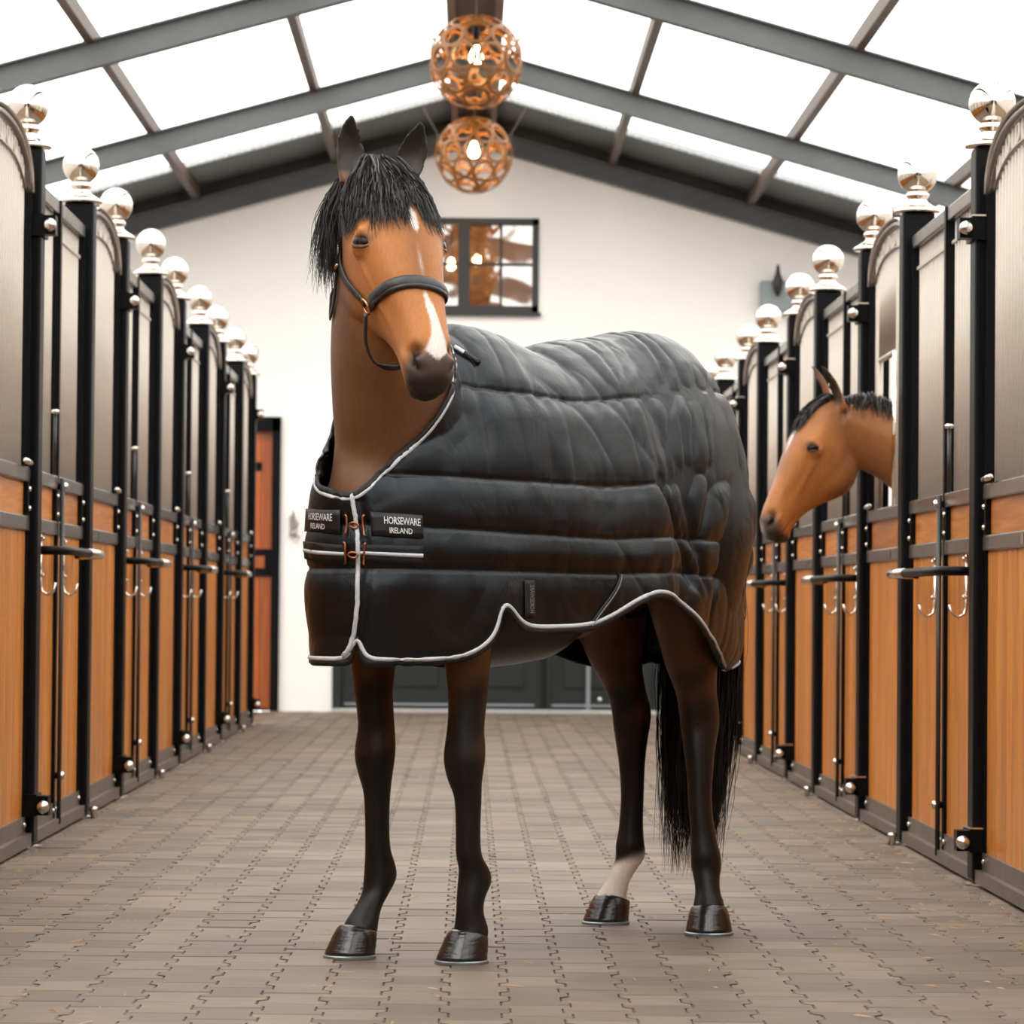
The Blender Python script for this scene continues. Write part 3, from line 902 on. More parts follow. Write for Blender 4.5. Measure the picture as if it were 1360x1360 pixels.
def ear_rings(base, axis, face, L=0.158, W=0.039):
    """leaf-shaped cupped ear; face = direction the cup opens to"""
    axis = unit(axis); face = unit(face - axis * (face @ axis)); side = np.cross(axis, face)
    rows = [(-.12, .85, .95, .0), (0.0, .85, .85, .02), (.12, .88, .8, .25), (.25, .98, .75, .5), (.4, 1.0, .72, .6), (.55, .95, .66, .6), (.7, .78, .55, .55), (.83, .55, .42, .45), (.93, .3, .27, .3), (1.0, .08, .1, .1)]
    out = []
    m = 12
    for t, w, d, cup in resample(rows, 3):
        w = max(w, 0.05) * W; d = max(d, .06) * W; cup = min(max(cup, 0.0), .62)
        pts = []
        th = np.linspace(0, pi, m)
        bend = -0.012 * sin(t * 2.4)
        for q in th: pts.append((w * cos(q), -d * sin(q)))
        for q in th[::-1][1:-1]:
            # front of the ear: convex at the base, hollow higher up
            full = 0.45 * d * sin(q); hol = -(d - 0.0085) * sin(q)
            k = cup / 0.62
            pts.append((w * cos(q) * (1 - .16 * k), full * (1 - k) + hol * k))
        out.append(np.array([base + axis * (t * L) + side * x + face * (y + bend) for x, y in pts]))
    return out

def neck_rings(rows):
    """rows: x,y,z, half depth, half width, heading(deg); sections square to the path"""
    R = resample(rows, 6); out = []
    for i, r in enumerate(R):
        t = unit(R[min(i + 1, len(R) - 1), :3] - R[max(i - 1, 0), :3])
        hd = radians(r[5]); left = V3(-sin(hd), cos(hd), 0)
        left = unit(left - t * (left @ t)); dors = np.cross(t, left) * 1.0
        if dors @ V3(-cos(hd), -sin(hd), .3) < 0: dors = -dors
        y = r[4] * sp(CT, .95) * np.where(ST > 0, 1 - 0.42 * ST, 1 - 0.10 * np.abs(ST))
        out.append(r[:3] + (r[3] * sp(ST, .95))[:, None] * dors + y[:, None] * left)
    return out

TRUNK = [(.295, 1.20, 1.03, .045), (.27, 1.27, .97, .085), (.22, 1.35, .905, .125), (.13, 1.45, .85, .17), (.02, 1.55, .80, .21), (-.12, 1.61, .775, .24), (-.28, 1.60, .77, .27),
         (-.50, 1.575, .785, .295), (-.72, 1.605, .83, .292), (-.92, 1.64, .92, .28), (-1.10, 1.645, .99, .265), (-1.26, 1.595, 1.02, .232), (-1.38, 1.50, 1.05, .185), (-1.44, 1.38, 1.12, .11)]

def front_leg(y, dxs):
    """dxs: x offsets at shoulder, forearm, knee, cannon, fetlock, hoof"""
    s0, s1, s2, s3, s4, s5 = dxs; sg = 1 if y > 0 else -1
    return [(s0 + .02, y * .8, 1.22, .13, .075), (s0 + .015, y * .86, 1.10, .125, .085), (s0 + .005, y * .93, .98, .11, .080), (s0, y, .88, .090, .068), (s1, y, .78, .070, .056), (s1 - .005, y, .68, .056, .047), (s2 - .002, y, .60, .051, .046),
            (s2, y, .555, .053, .052), (s2 + .003, y, .515, .053, .053), (s2 - .001, y, .465, .045, .044), (s3, y, .42, .037, .035), (s3 - .002, y, .34, .035, .031), (s3 - .006, y, .275, .037, .032), (s4 - .004, y, .235, .044, .038), (s4 - .006, y, .20, .047, .042),
            (s4 + .010, y, .165, .038, .037), (s4 + (s5 - s4) * .45, y, .125, .036, .036), (s5 - .025, y, .085, .044, .045), (s5 - .016, y, .055, .046, .048)]

def hind_leg(p):
    """p: dict of (x,y) at hip, stifle, gaskin, hock, cannon, fetlock, hoof"""
    H_, S_, G_, K_, C_, F_, O_ = p
    def L(a, b, t): return (a[0] + (b[0] - a[0]) * t, a[1] + (b[1] - a[1]) * t)
    rows = [(*H_, 1.42, .17, .075), (*H_, 1.30, .21, .105), (*L(H_, S_, .45), 1.14, .235, .125), (*L(H_, S_, .8), 1.02, .205, .115), (*S_, .92, .165, .10), (*L(S_, G_, .6), .83, .125, .083), (*G_, .75, .093, .066),
            (*L(G_, K_, .6), .675, .074, .052), (*K_, .615, .072, .050), (K_[0] - .004, K_[1], .575, .067, .049), (*L(K_, C_, .35), .52, .054, .043), (*L(K_, C_, .7), .45, .043, .036), (*C_, .36, .038, .032), (*L(C_, F_, .6), .27, .040, .034),
            (*F_, .215, .047, .041), (F_[0] - .003, F_[1], .185, .046, .042), (*L(F_, O_, .3), .15, .038, .037), (*L(F_, O_, .62), .115, .036, .036), (*L(F_, O_, .9), .08, .043, .045), (*O_, .055, .045, .047)]
    return rows

def voxel(mb, size, name):
    me = mb.mesh(name)
    o = bpy.data.objects.new(name, me); COL.objects.link(o)
    md = o.modifiers.new('r', 'REMESH'); md.mode = 'VOXEL'; md.voxel_size = size; md.adaptivity = 0
    dg = bpy.context.evaluated_depsgraph_get()
    me2 = bpy.data.meshes.new_from_object(o.evaluated_get(dg))
    bpy.data.objects.remove(o); bpy.data.meshes.remove(me)
    return me2

def arr(me):
    v = np.empty(len(me.vertices) * 3, np.float32); me.vertices.foreach_get('co', v)
    e = np.empty(len(me.edges) * 2, np.int32); me.edges.foreach_get('vertices', e)
    return v.reshape(-1, 3).astype(np.float64), e.reshape(-1, 2)

def relax(v, e, it, w=0.5, wt=None):
    n = len(v); deg = np.bincount(e.ravel(), minlength=n)[:, None].astype(float); deg[deg == 0] = 1
    for _ in range(it):
        s = np.stack([np.bincount(e[:, 0], v[e[:, 1], k], n) + np.bincount(e[:, 1], v[e[:, 0], k], n) for k in range(3)], 1) / deg
        d = (s - v) * w
        if wt is not None: d *= wt[:, None]
        v = v + d
    return v

def put(me, v):
    me.vertices.foreach_set('co', v.astype(np.float32).ravel()); me.update()

def vnormals(me):
    n = np.empty(len(me.vertices) * 3, np.float32); me.vertex_normals.foreach_get('vector', n)
    return n.reshape(-1, 3).astype(np.float64)

def head_coords(v, fr):
    q = v - fr[0]
    return q @ fr[1], q @ fr[2], q @ fr[3]

def sstep(a, b, x):
    t = np.clip((x - a) / (b - a), 0, 1); return t * t * (3 - 2 * t)

def eye_axes(fr, s):
    """centre on the orbit, outward axis, long axis (to the inner corner), short axis (down the face)"""
    P0, h, n, c = fr
    o = unit(.80 * s * c + .52 * n - .12 * h); m = unit(.80 * n + .45 * h - .25 * s * c); m = unit(m - o * (m @ o)); u = np.cross(o, m)
    if u @ h < 0: u = -u
    return P0 + .214 * h + .007 * n + s * .108 * c, o, m, u

def body_mesh(cfg, size):
    mb = MB(); fr = cfg['head']
    skin(mb, trunk_rings(TRUNK))
    for r in cfg['front']: skin(mb, leg_rings(r))
    for r in cfg['hind']: skin(mb, leg_rings(hind_leg(r)))
    skin(mb, neck_rings(cfg['neck']))
    skin(mb, head_rings(fr))
    P0, h, n, c = fr
    for s in (-1, 1):
        # brow and eye socket, chin, nostril wings, cheek
        e, o_, m_, u_ = eye_axes(fr, s)
        ellipsoid(mb, e - .012 * o_, (m_ * .044, u_ * .036, o_ * .022))
        for sg, r0, lift in ((-1, .0075, .0035), (1, .006, -.001)):
            q = np.linspace(0, pi, 13)
            pts = [e + m_ * (.0285 * cos(t)) + u_ * (sg * (.0165 if sg < 0 else .0145) * sin(t)) + o_ * (.002 + .009 * sin(t) + lift * sin(t) - .004 * abs(cos(t))) for t in q]
            lid = MB(); lid.tube(pts, [r0 * (.5 + .5 * sin(t)) + .0015 for t in q], 8); mb.add(lid.v, lid.f)
        ellipsoid(mb, e - .024 * h * 1.0 + .010 * n + .001 * o_, (h * .016, n * .022, c * .014))
        ellipsoid(mb, P0 + .548 * h + .000 * n + s * .050 * c, (h * .036, n * .030, c * .020))
        ellipsoid(mb, P0 + .225 * h - .130 * n + s * .048 * c, (h * .110, n * .112, c * .036))
    ellipsoid(mb, P0 + .572 * h - .088 * n, (h * .030, n * .022, c * .028))
    for b, ax, fc in cfg['ears']: skin(mb, ear_rings(b, ax, fc, cfg.get('earL', .158)))
    ellipsoid(mb, V3(.12, .0, 1.27), (V3(.145, 0, .03), V3(0, .135, 0), V3(-.04, 0, .22)))
    # buttocks and chest muscles
    for s in (-1, 1):
        ellipsoid(mb, V3(.19, s * .06, 1.10), (V3(.10, 0, 0), V3(0, .075, 0), V3(0, 0, .16)))
        ellipsoid(mb, V3(-1.33, s * .09, 1.22), (V3(.11, 0, 0), V3(0, .09, 0), V3(0, 0, .22)))
    me = voxel(mb, size, cfg['name'])
    v, e = arr(me)
    a, b, cc = head_coords(v, fr)
    onhead = (a > -.01) & (a < .66) & (np.abs(cc) < .16) & (b < .14) & (b > -.27)
    earzone = (a < .02) & (np.abs(cc) > .02) & (b > -.13) & (a > -.25) & (np.abs(cc) < .2)
    wt = np.where(onhead, .45, 1.0); wt[earzone] = .25
    v = relax(v, e, max(4, int(.075 / size)), .5, wt)
    put(me, v); nn = vnormals(me)
    ch = sstep(.02, .08, v[:, 0]) * sstep(1.02, 1.12, v[:, 2]) * sstep(1.56, 1.46, v[:, 2]) * (1 - onhead)
    v = relax(v, e, int(.45 / size), .5, ch); put(me, v); nn = vnormals(me)
    # sculpt the head
    d = np.zeros(len(v)); a, b, cc = head_coords(v, fr); ac = np.abs(cc)
    def g(a0, b0, c0, ra, rb, rc): return np.exp(-(((a - a0) / ra) ** 2 + ((b - b0) / rb) ** 2 + ((ac - c0) / rc) ** 2))
    d += -.036 * g(.550, .010, .056, .026, .011, .03)            # nostril pit
    d += -.016 * g(.530, .028, .050, .015, .011, .03)
    d += .005 * g(.53, -.008, .064, .02, .012, .03)
    d += .006 * g(.29, -.028, .09, .06, .010, .04)               # facial crest
    d += .004 * g(.36, -.036, .075, .04, .010, .04)
    d += -.007 * g(.125, .028, .088, .03, .02, .03)              # hollow over the eye
    d += -.006 * g(.40, -.005, .062, .07, .018, .03)
    mouth = np.exp(-((b - (-.052 - (.60 - a) * .22)) / .0045) ** 2) * sstep(.475, .50, a) * onhead
    d += -.0055 * mouth
    d += -.004 * np.exp(-((b - (-.10 + (a - .1) * -.05)) / .02) ** 2) * g(.33, -.12, .05, .05, .05, .05)
    d *= onhead
    v = v + nn * d[:, None]
    # knee, hock and tendon relief on the legs
    put(me, v)
    v = relax(v, e, 1, .4)
    put(me, v); me.shade_smooth()
    return me

def coat(me, cfg):
    v, e = arr(me); fr = cfg['head']; a, b, c = head_coords(v, fr); ac = np.abs(c)
    bay = np.array(cfg['bay']); deep = np.array(cfg['deep']); blk = V3(.0075, .0065, .006); wht = V3(.62, .56, .52)
    def mixc(col, k, t): return col * (1 - t[:, None]) + k * t[:, None]
    x, y, z = v.T
    wob = .03 * np.sin(x * 31 + z * 17) + .03 * np.sin(y * 37 - z * 23) + .02 * np.sin(z * 61 + x * 13)
    col = np.tile(deep, (len(v), 1))
    onhead = (a > .0) & (a < .7) & (ac < .17) & (b < .14) & (b > -.30)
    hm = np.where(onhead, sstep(.02, .16, a) * sstep(-.20, -.06, b + .3 * (a - .2)), 0)
    col = mixc(col, bay, hm)
    # greyish reflection on the nose bridge and upper face, painted in as darker coat
    col = mixc(col, bay * .52, np.where(onhead, .75 * np.exp(-((ac - 0) / .045) ** 2) * sstep(-.005, .04, b) * (1 - sstep(.33, .40, a)), 0))
    # legs black from above the knee
    legs = (z < 1.0)
    col = mixc(col, deep * .45, np.where(legs, .8 * (1 - sstep(.72, .98, z + wob)), 0))
    col = mixc(col, blk, np.where(legs, 1 - sstep(.56, .78, z + wob * 1.6), 0))
    # muzzle
    mz = np.where(onhead, sstep(.515, .575, a + .55 * np.clip(b, -.06, .03) + wob * .12), 0)
    col = mixc(col, V3(.050, .041, .037), mz * .95)
    col = mixc(col, V3(.016, .013, .012), np.where(onhead, .85 * sstep(.575, .60, a - .2 * b), 0))
    col = mixc(col, V3(.004, .0035, .0035), np.where(onhead, np.clip(1.7 * np.exp(-(((a - .547) / .026) ** 2 + ((b - .012 - .25 * (.547 - a)) / .013) ** 2 + ((ac - .054) / .03) ** 2)), 0, 1), 0))
    # eye rims
    col = mixc(col, V3(.02, .013, .01), np.where(onhead, np.clip(1.5 * np.exp(-(((a - .214) / .017) ** 2 + ((b - .014) / .022) ** 2 + ((ac - .112) / .03) ** 2)), 0, 1), 0))
    # white marks
    if cfg.get('blaze'):
        hw = np.interp(a, [.375, .41, .45, .50, .535, .56], [.002, .010, .014, .022, .034, .006])
        cm = c - .004 - .006 * np.sin(a * 30)
        t = np.where(onhead & (b > -.01), (1 - sstep(.75, 1.1, np.abs(cm) / hw + wob * 2)) * sstep(.374, .388, a) * (1 - sstep(.552, .565, a)), 0)
        col = mixc(col, wht, t)
        hw = np.interp(a, [.13, .155, .18, .205, .22], [.008, .016, .013, .008, .002])
        t = np.where(onhead & (b > .02), (1 - sstep(.6, 1.15, np.abs(c - .004 - (a - .15) * .12) / hw + wob * 3)) * sstep(.12, .135, a) * (1 - sstep(.205, .225, a)), 0)
        col = mixc(col, wht, t * .95)
        t = np.where(onhead & (b > .02), np.exp(-((c - .004) / .004) ** 2) * np.exp(-((a - .30) / .03) ** 2), 0)
        col = mixc(col, wht * .8, t * .6)
    if cfg.get('star'):
        t = np.where(onhead & (b > .02), (1 - sstep(.5, 1.1, ac / .016 + wob * 2)) * sstep(.07, .10, a) * (1 - sstep(.20, .28, a)), 0)
        col = mixc(col, wht, t)
        col = mixc(col, wht * .55, np.where(onhead & (b > -.03), np.exp(-(ac / .02) ** 2) * np.exp(-((a - .59) / .02) ** 2), 0))
    if cfg.get('sock'):
        sx, sy = cfg['sock']
        t = ((np.abs(x - sx) < .2) & (np.abs(y - sy) < .11)) * (1 - sstep(.155, .20, z + .25 * (x - sx) + wob * .5))
        col = mixc(col, V3(.60, .50, .42), t)
    # ears: dark cups and tips
    for bse, ax, fc in cfg['ears']:
        q = v - bse; ax = unit(ax); t_ = q @ ax; rad = np.linalg.norm(q - t_[:, None] * ax, axis=1)
        ear = (t_ > .0) & (t_ < .19) & (rad < .06)
        f = unit(fc - ax * (fc @ ax)); dep = q @ f
        nn = vnormals(me) @ f
        inner = ear * sstep(-.1, .3, nn) * sstep(.0, .02, t_)
        col = mixc(col, cfg.get('ear_in', V3(.012, .008, .006)), inner * .95)
        col = mixc(col, blk * 1.5, ear * sstep(.05, .17, t_) * .75)
    # neck crest darker
    ca = np.clip(col, 0.001, 1)
    at = me.color_attributes.new('coat', 'FLOAT_COLOR', 'POINT')
    at.data.foreach_set('color', np.concatenate([ca, np.ones((len(v), 1))], 1).astype(np.float32).ravel())

def coat_mat(name, rough=.42):
    m, nt, b = new_mat(name); lk = nt.links.new
    at = N(nt, 'ShaderNodeAttribute', attribute_name='coat')
    tc = N(nt, 'ShaderNodeTexCoord')
    mp = N(nt, 'ShaderNodeMapping'); mp.inputs['Scale'].default_value = (160, 160, 22)
    lk(tc.outputs['Object'], mp.inputs[0])
    no = N(nt, 'ShaderNodeTexNoise', i_Scale=1.0, i_Detail=4.0); lk(mp.outputs[0], no.inputs['Vector'])
    n2 = N(nt, 'ShaderNodeTexNoise', i_Scale=9.0, i_Detail=3.0); lk(tc.outputs['Object'], n2.inputs['Vector'])
    mr = N(nt, 'ShaderNodeMapRange'); mr.inputs[3].default_value = .78; mr.inputs[4].default_value = 1.22; lk(no.outputs['Fac'], mr.inputs[0])
    mr2 = N(nt, 'ShaderNodeMapRange'); mr2.inputs[3].default_value = .8; mr2.inputs[4].default_value = 1.2; lk(n2.outputs['Fac'], mr2.inputs[0])
    mu = N(nt, 'ShaderNodeMath', operation='MULTIPLY'); lk(mr.outputs[0], mu.inputs[0]); lk(mr2.outputs[0], mu.inputs[1])
    mx = N(nt, 'ShaderNodeMix', data_type='RGBA', blend_type='MULTIPLY'); mx.inputs[0].default_value = 1
    lk(at.outputs['Color'], mx.inputs[6]); lk(mu.outputs[0], mx.inputs[7]); lk(mx.outputs[2], b.inputs['Base Color'])
    b.inputs['Roughness'].default_value = rough
    b.inputs['Specular IOR Level'].default_value = .25
    b.inputs['Sheen Weight'].default_value = .04
    b.inputs['Sheen Roughness'].default_value = .4
    bp = N(nt, 'ShaderNodeBump', i_Strength=.22, i_Distance=.003); lk(no.outputs['Fac'], bp.inputs['Height']); lk(bp.outputs[0], b.inputs['Normal'])
    return m
M['coat'] = coat_mat('bay_coat')
M['hoof'] = simple('oiled_black_hoof', (.012, .011, .011, 1), .22, 0, .4, 30, bump=.25, bscale=22, stretch=(1, 1, 6), coat=.2)
M['shoe'] = simple('worn_horseshoe', (.32, .36, .38, 1), .35, .8, .2, 30)
M['eye'] = simple('dark_wet_eye', (.006, .004, .003, 1), .10, 0, .1, 30, spec=.14)
M['lid'] = simple('dark_eyelid_skin', (.055, .026, .013, 1), .55, 0, .2, 80, spec=.2)
M['brow'] = simple('brown_brow_coat', (.20, .078, .025, 1), .5, 0, .2, 80)
M['hair'] = simple('black_horse_hair', (.018, .0165, .0155, 1), .42, 0, .5, 60, spec=.4)
M['hair_tail'] = simple('dark_tail_hair', (.009, .007, .006, 1), .5, 0, .5, 60, spec=.3)

def hoof_ring(cx, cy, z, rl, rw, n=28, ang=0.0, heel=.72):
    t = np.linspace(0, 2 * pi, n, endpoint=False)
    X = np.where(np.cos(t) > 0, rl * np.cos(t), rl * heel * np.sign(np.cos(t)) * np.abs(np.cos(t)) ** .75); Y = rw * np.sin(t)
    return np.stack([cx + X * cos(ang) - Y * sin(ang), cy + X * sin(ang) + Y * cos(ang), np.full(n, z) if np.isscalar(z) else z], 1)

def hoof(x, y, ang, parent, k=1.0):
    """x, y: centre of the sole"""
    mb = MB(); rings = []
    dx, dy = cos(ang), sin(ang)
    n = 28; t = np.linspace(0, 2 * pi, n, endpoint=False)
    slope = .030 * (np.cos(t) * .5 + .5)          # coronet is higher at the toe
    for f, sh, rl, rw in ((0, .006, .072, .066), (.15, .003, .070, .0645), (.32, -.003, .0665, .062), (.36, -.005, .067, .0625), (.55, -.011, .062, .0585), (.6, -.013, .0625, .059), (.8, -.020, .0575, .055), (.94, -.026, .0545, .0525), (1.0, -.028, .050, .049)):
        z = .008 + f * (.048 + slope)
        r = hoof_ring(x + dx * sh * k, y + dy * sh * k, z, rl * k, rw * k, n, ang); rings.append(r)
    skin(mb, rings)
    o = obj('hoof', mb, 'hoof', parent, smooth=True)
    mb = MB(); skin(mb, [hoof_ring(x + dx * .006, y + dy * .006, z, .074 * k + e, .068 * k + e, n, ang) for z, e in ((0, 0), (.007, .001), (.0095, -.002))])
    obj('horseshoe', mb, 'shoe', o, smooth=False)
    return o

def strands(mb, roots, tips, mids, w, segs=6, rnd=random, taper=True, wob=.004):
    """flat tapering hairs through root, mid and tip"""
    for r, m_, t in zip(roots, mids, tips):
        r = np.array(r); m_ = np.array(m_); t = np.array(t)
        ph = rnd.uniform(0, 6.28); k = rnd.uniform(2, 5)
        side = unit(np.cross(t - r, V3(rnd.uniform(-1, 1), rnd.uniform(-1, 1), rnd.uniform(-.3, .3))))
        o = len(mb.v)
        for i in range(segs + 1):
            s = i / segs
            p = (1 - s) ** 2 * r + 2 * s * (1 - s) * m_ + s * s * t
            p = p + side * (wob * sin(ph + k * s * 3) * s)
            ww = w * ((1 - s ** 2.5) if taper else 1) + .0003
            mb.v.append(tuple(p - side * ww)); mb.v.append(tuple(p + side * ww))
        for i in range(segs):
            mb.f.append((o + 2 * i, o + 2 * i + 1, o + 2 * i + 3, o + 2 * i + 2))

def head_frame_local(P0, yaw, pit, rol, heading):
    """world head pose -> frame in a horse's own axes (heading = world angle of its x axis)"""
    d = V3(sin(yaw), -cos(yaw), 0); z = V3(0, 0, 1)
    h = -z * cos(pit) + d * sin(pit); n = z * sin(pit) + d * cos(pit); c = np.cross(z, d)
    R = np.array([[cos(rol), 0, -sin(rol)], [0, 1, 0], [sin(rol), 0, cos(rol)]])
    ca, sa = cos(-heading), sin(-heading)
    Q = np.array([[ca, -sa, 0], [sa, ca, 0], [0, 0, 1]])
    return (np.array(P0, float), Q @ R @ h, Q @ R @ n, Q @ R @ c), Q

def eyes(fr, parent):
    P0, h, n, c = fr
    for s in (-1, 1):
        e, o, m, u = eye_axes(fr, s)
        mb = MB(); ellipsoid(mb, V3(0, 0, 0), (m * .0295, u * .0210, o * .0185), 22, 16)
        obj('eye', mb, 'eye', parent, tuple(e - .0020 * o), smooth=True)
        for sg, hgt, r0, lift in ((-1, .0190, .0042, .002), (1, .0175, .0034, .0)):
            q = np.linspace(0, pi, 15)
            pts = [e + m * (.0295 * cos(t)) + u * (sg * hgt * sin(t)) + o * (-.003 + .0125 * sin(t) ** .8 + lift * sin(t)) for t in q]
            obj('eyelid', MB().tube(pts, [r0 * (.35 + .65 * sin(t)) for t in q], 8), 'lid', parent, smooth=True)
        pts = [e + m * (.036 * cos(t)) - u * (.032 * sin(t)) + o * (-.010 + .016 * sin(t)) for t in np.linspace(.35, pi - .2, 13)]
        obj('brow_fold', MB().tube(pts, [.0045 * sin(t) + .001 for t in np.linspace(.2, pi - .2, 13)], 8), 'brow', parent, smooth=True)

# --- the rugged horse in the aisle
HEADING = radians(-125.0)
ORG = (-0.149, 8.76, 0.0)
fr1, Q1 = head_frame_local((.318, .121, 1.989), radians(30), radians(27), radians(1.0), HEADING)
def w2q(x, y, z): return Q1 @ V3(x, y, z)
P0, hh, hn, hc = fr1
cfg1 = dict(name='body', head=fr1,
            neck=[(-.10, 0, 1.26, .30, .16, 0), (.03, .0, 1.38, .255, .165, 4), (.13, .018, 1.54, .21, .150, 15), (.205, .05, 1.70, .175, .128, 28), (.255, .085, 1.84, .148, .104, 42), (.283, .112, 1.93, .118, .080, 52)],
            front=[front_leg(-.15, (-.01, -.035, -.05, -.058, -.070, .03)), front_leg(.15, (-.01, -.035, -.03, -.045, -.072, -.04))],
            hind=[((-1.16, .14), (-1.10, .175), (-1.12, .165), (-1.175, .158), (-1.13, .19), (-1.125, .213), (-1.085, .25)),
                  ((-1.18, -.14), (-1.15, -.15), (-1.21, -.145), (-1.285, -.14), (-1.295, -.14), (-1.285, -.14), (-1.175, -.14))],
            bay=(.40, .150, .042), deep=(.128, .058, .026), blaze=True, sock=(-1.19, -.14),
            ears=[(P0 - .008 * hh - .030 * hn - .064 * hc, w2q(.01, -.03, 1.0), w2q(.45, -.9, 0)), (P0 - .004 * hh - .030 * hn + .083 * hc, w2q(.27, -.05, 1.0), w2q(-.05, -1, 0))])
horse = empty('horse', ORG, HEADING)
tag(horse, 'bay horse with white blaze standing in the aisle under a black rug', 'horse')
bme = body_mesh(cfg1, .0058); coat(bme, cfg1)
obj('body', bme, 'coat', horse)
eyes(fr1, horse)
for x, y, a in ((.045, -.15, radians(2)), (-.03, .15, radians(6)), (-1.165, -.14, 0.0), (-1.075, .255, radians(32))):
    hoof(x, y, a, horse)
BODY = BVHTree.FromPolygons([tuple(p) for p in arr(bme)[0]], [tuple(p.vertices) for p in bme.polygons])
# ------------------------------------------------------------------ the black quilted rug
def vnoise(u, v, seed=0):
    """smooth value noise on arrays"""
    r = np.random.default_rng(seed).random((64, 64))
    iu = np.floor(u).astype(int); iv = np.floor(v).astype(int); fu = u - iu; fv = v - iv
    fu = fu * fu * (3 - 2 * fu); fv = fv * fv * (3 - 2 * fv)
    a = r[iu % 64, iv % 64]; b = r[(iu + 1) % 64, iv % 64]; c = r[iu % 64, (iv + 1) % 64]; d = r[(iu + 1) % 64, (iv + 1) % 64]
    return (a * (1 - fu) + b * fu) * (1 - fv) + (c * (1 - fu) + d * fu) * fv

RUG = [(.348, 1.25, .70, .03), (.335, 1.30, .70, .075), (.30, 1.36, .70, .118), (.24, 1.42, .70, .158), (.15, 1.50, .70, .200), (.03, 1.58, .70, .243), (-.12, 1.645, .70, .280), (-.28, 1.64, .70, .308), (-.50, 1.612, .70, .330),
       (-.73, 1.655, .70, .330), (-.95, 1.69, .70, .316), (-1.13, 1.692, .70, .298), (-1.28, 1.65, .70, .268), (-1.39, 1.575, .70, .226), (-1.45, 1.47, .70, .165), (-1.49, 1.36, .70, .07)]
HEM_X = [-1.60, -1.45, -1.24, -1.15, -1.06, -.92, -.79, -.71, -.64, -.56, -.47, -.39, -.30, -.16, -.095, -.06, -.035, -.018, -.006, .000, .006, .016, .04, .07, .11, .20, .40]
HEM_Z = [.80, .76, .735, .752, .785, .855, .918, .942, .947, .928, .891, .862, .853, .850, .855, .880, .906, .914, .910, .885, .855, .830, .808, .788, .774, .768, .768]
def hem_z(x): return np.interp(x, HEM_X, HEM_Z)
def neck_z(x, y):
    d = np.clip(.345 - x, 0, 1); return 1.18 + .72 * d + 1.25 * d * d + .25 * np.clip(np.abs(y - .062), 0, .2) * sstep(.18, .30, x)
SEAMS = [([.2, -.1, -.45, -.75, -1.2], [1.50, 1.470, 1.462, 1.49, 1.535]), ([.35, -.1, -.45, -.75, -.95, -1.5], [1.245, 1.236, 1.232, 1.25, 1.285, 1.255]),
         ([.35, -.1, -.45, -.75, -1.5], [1.115, 1.10, 1.092, 1.105, 1.09]), ([.35, -.1, -.45, -.75, -1.5], [1.005, 1.003, 1.0, 1.01, .985])]

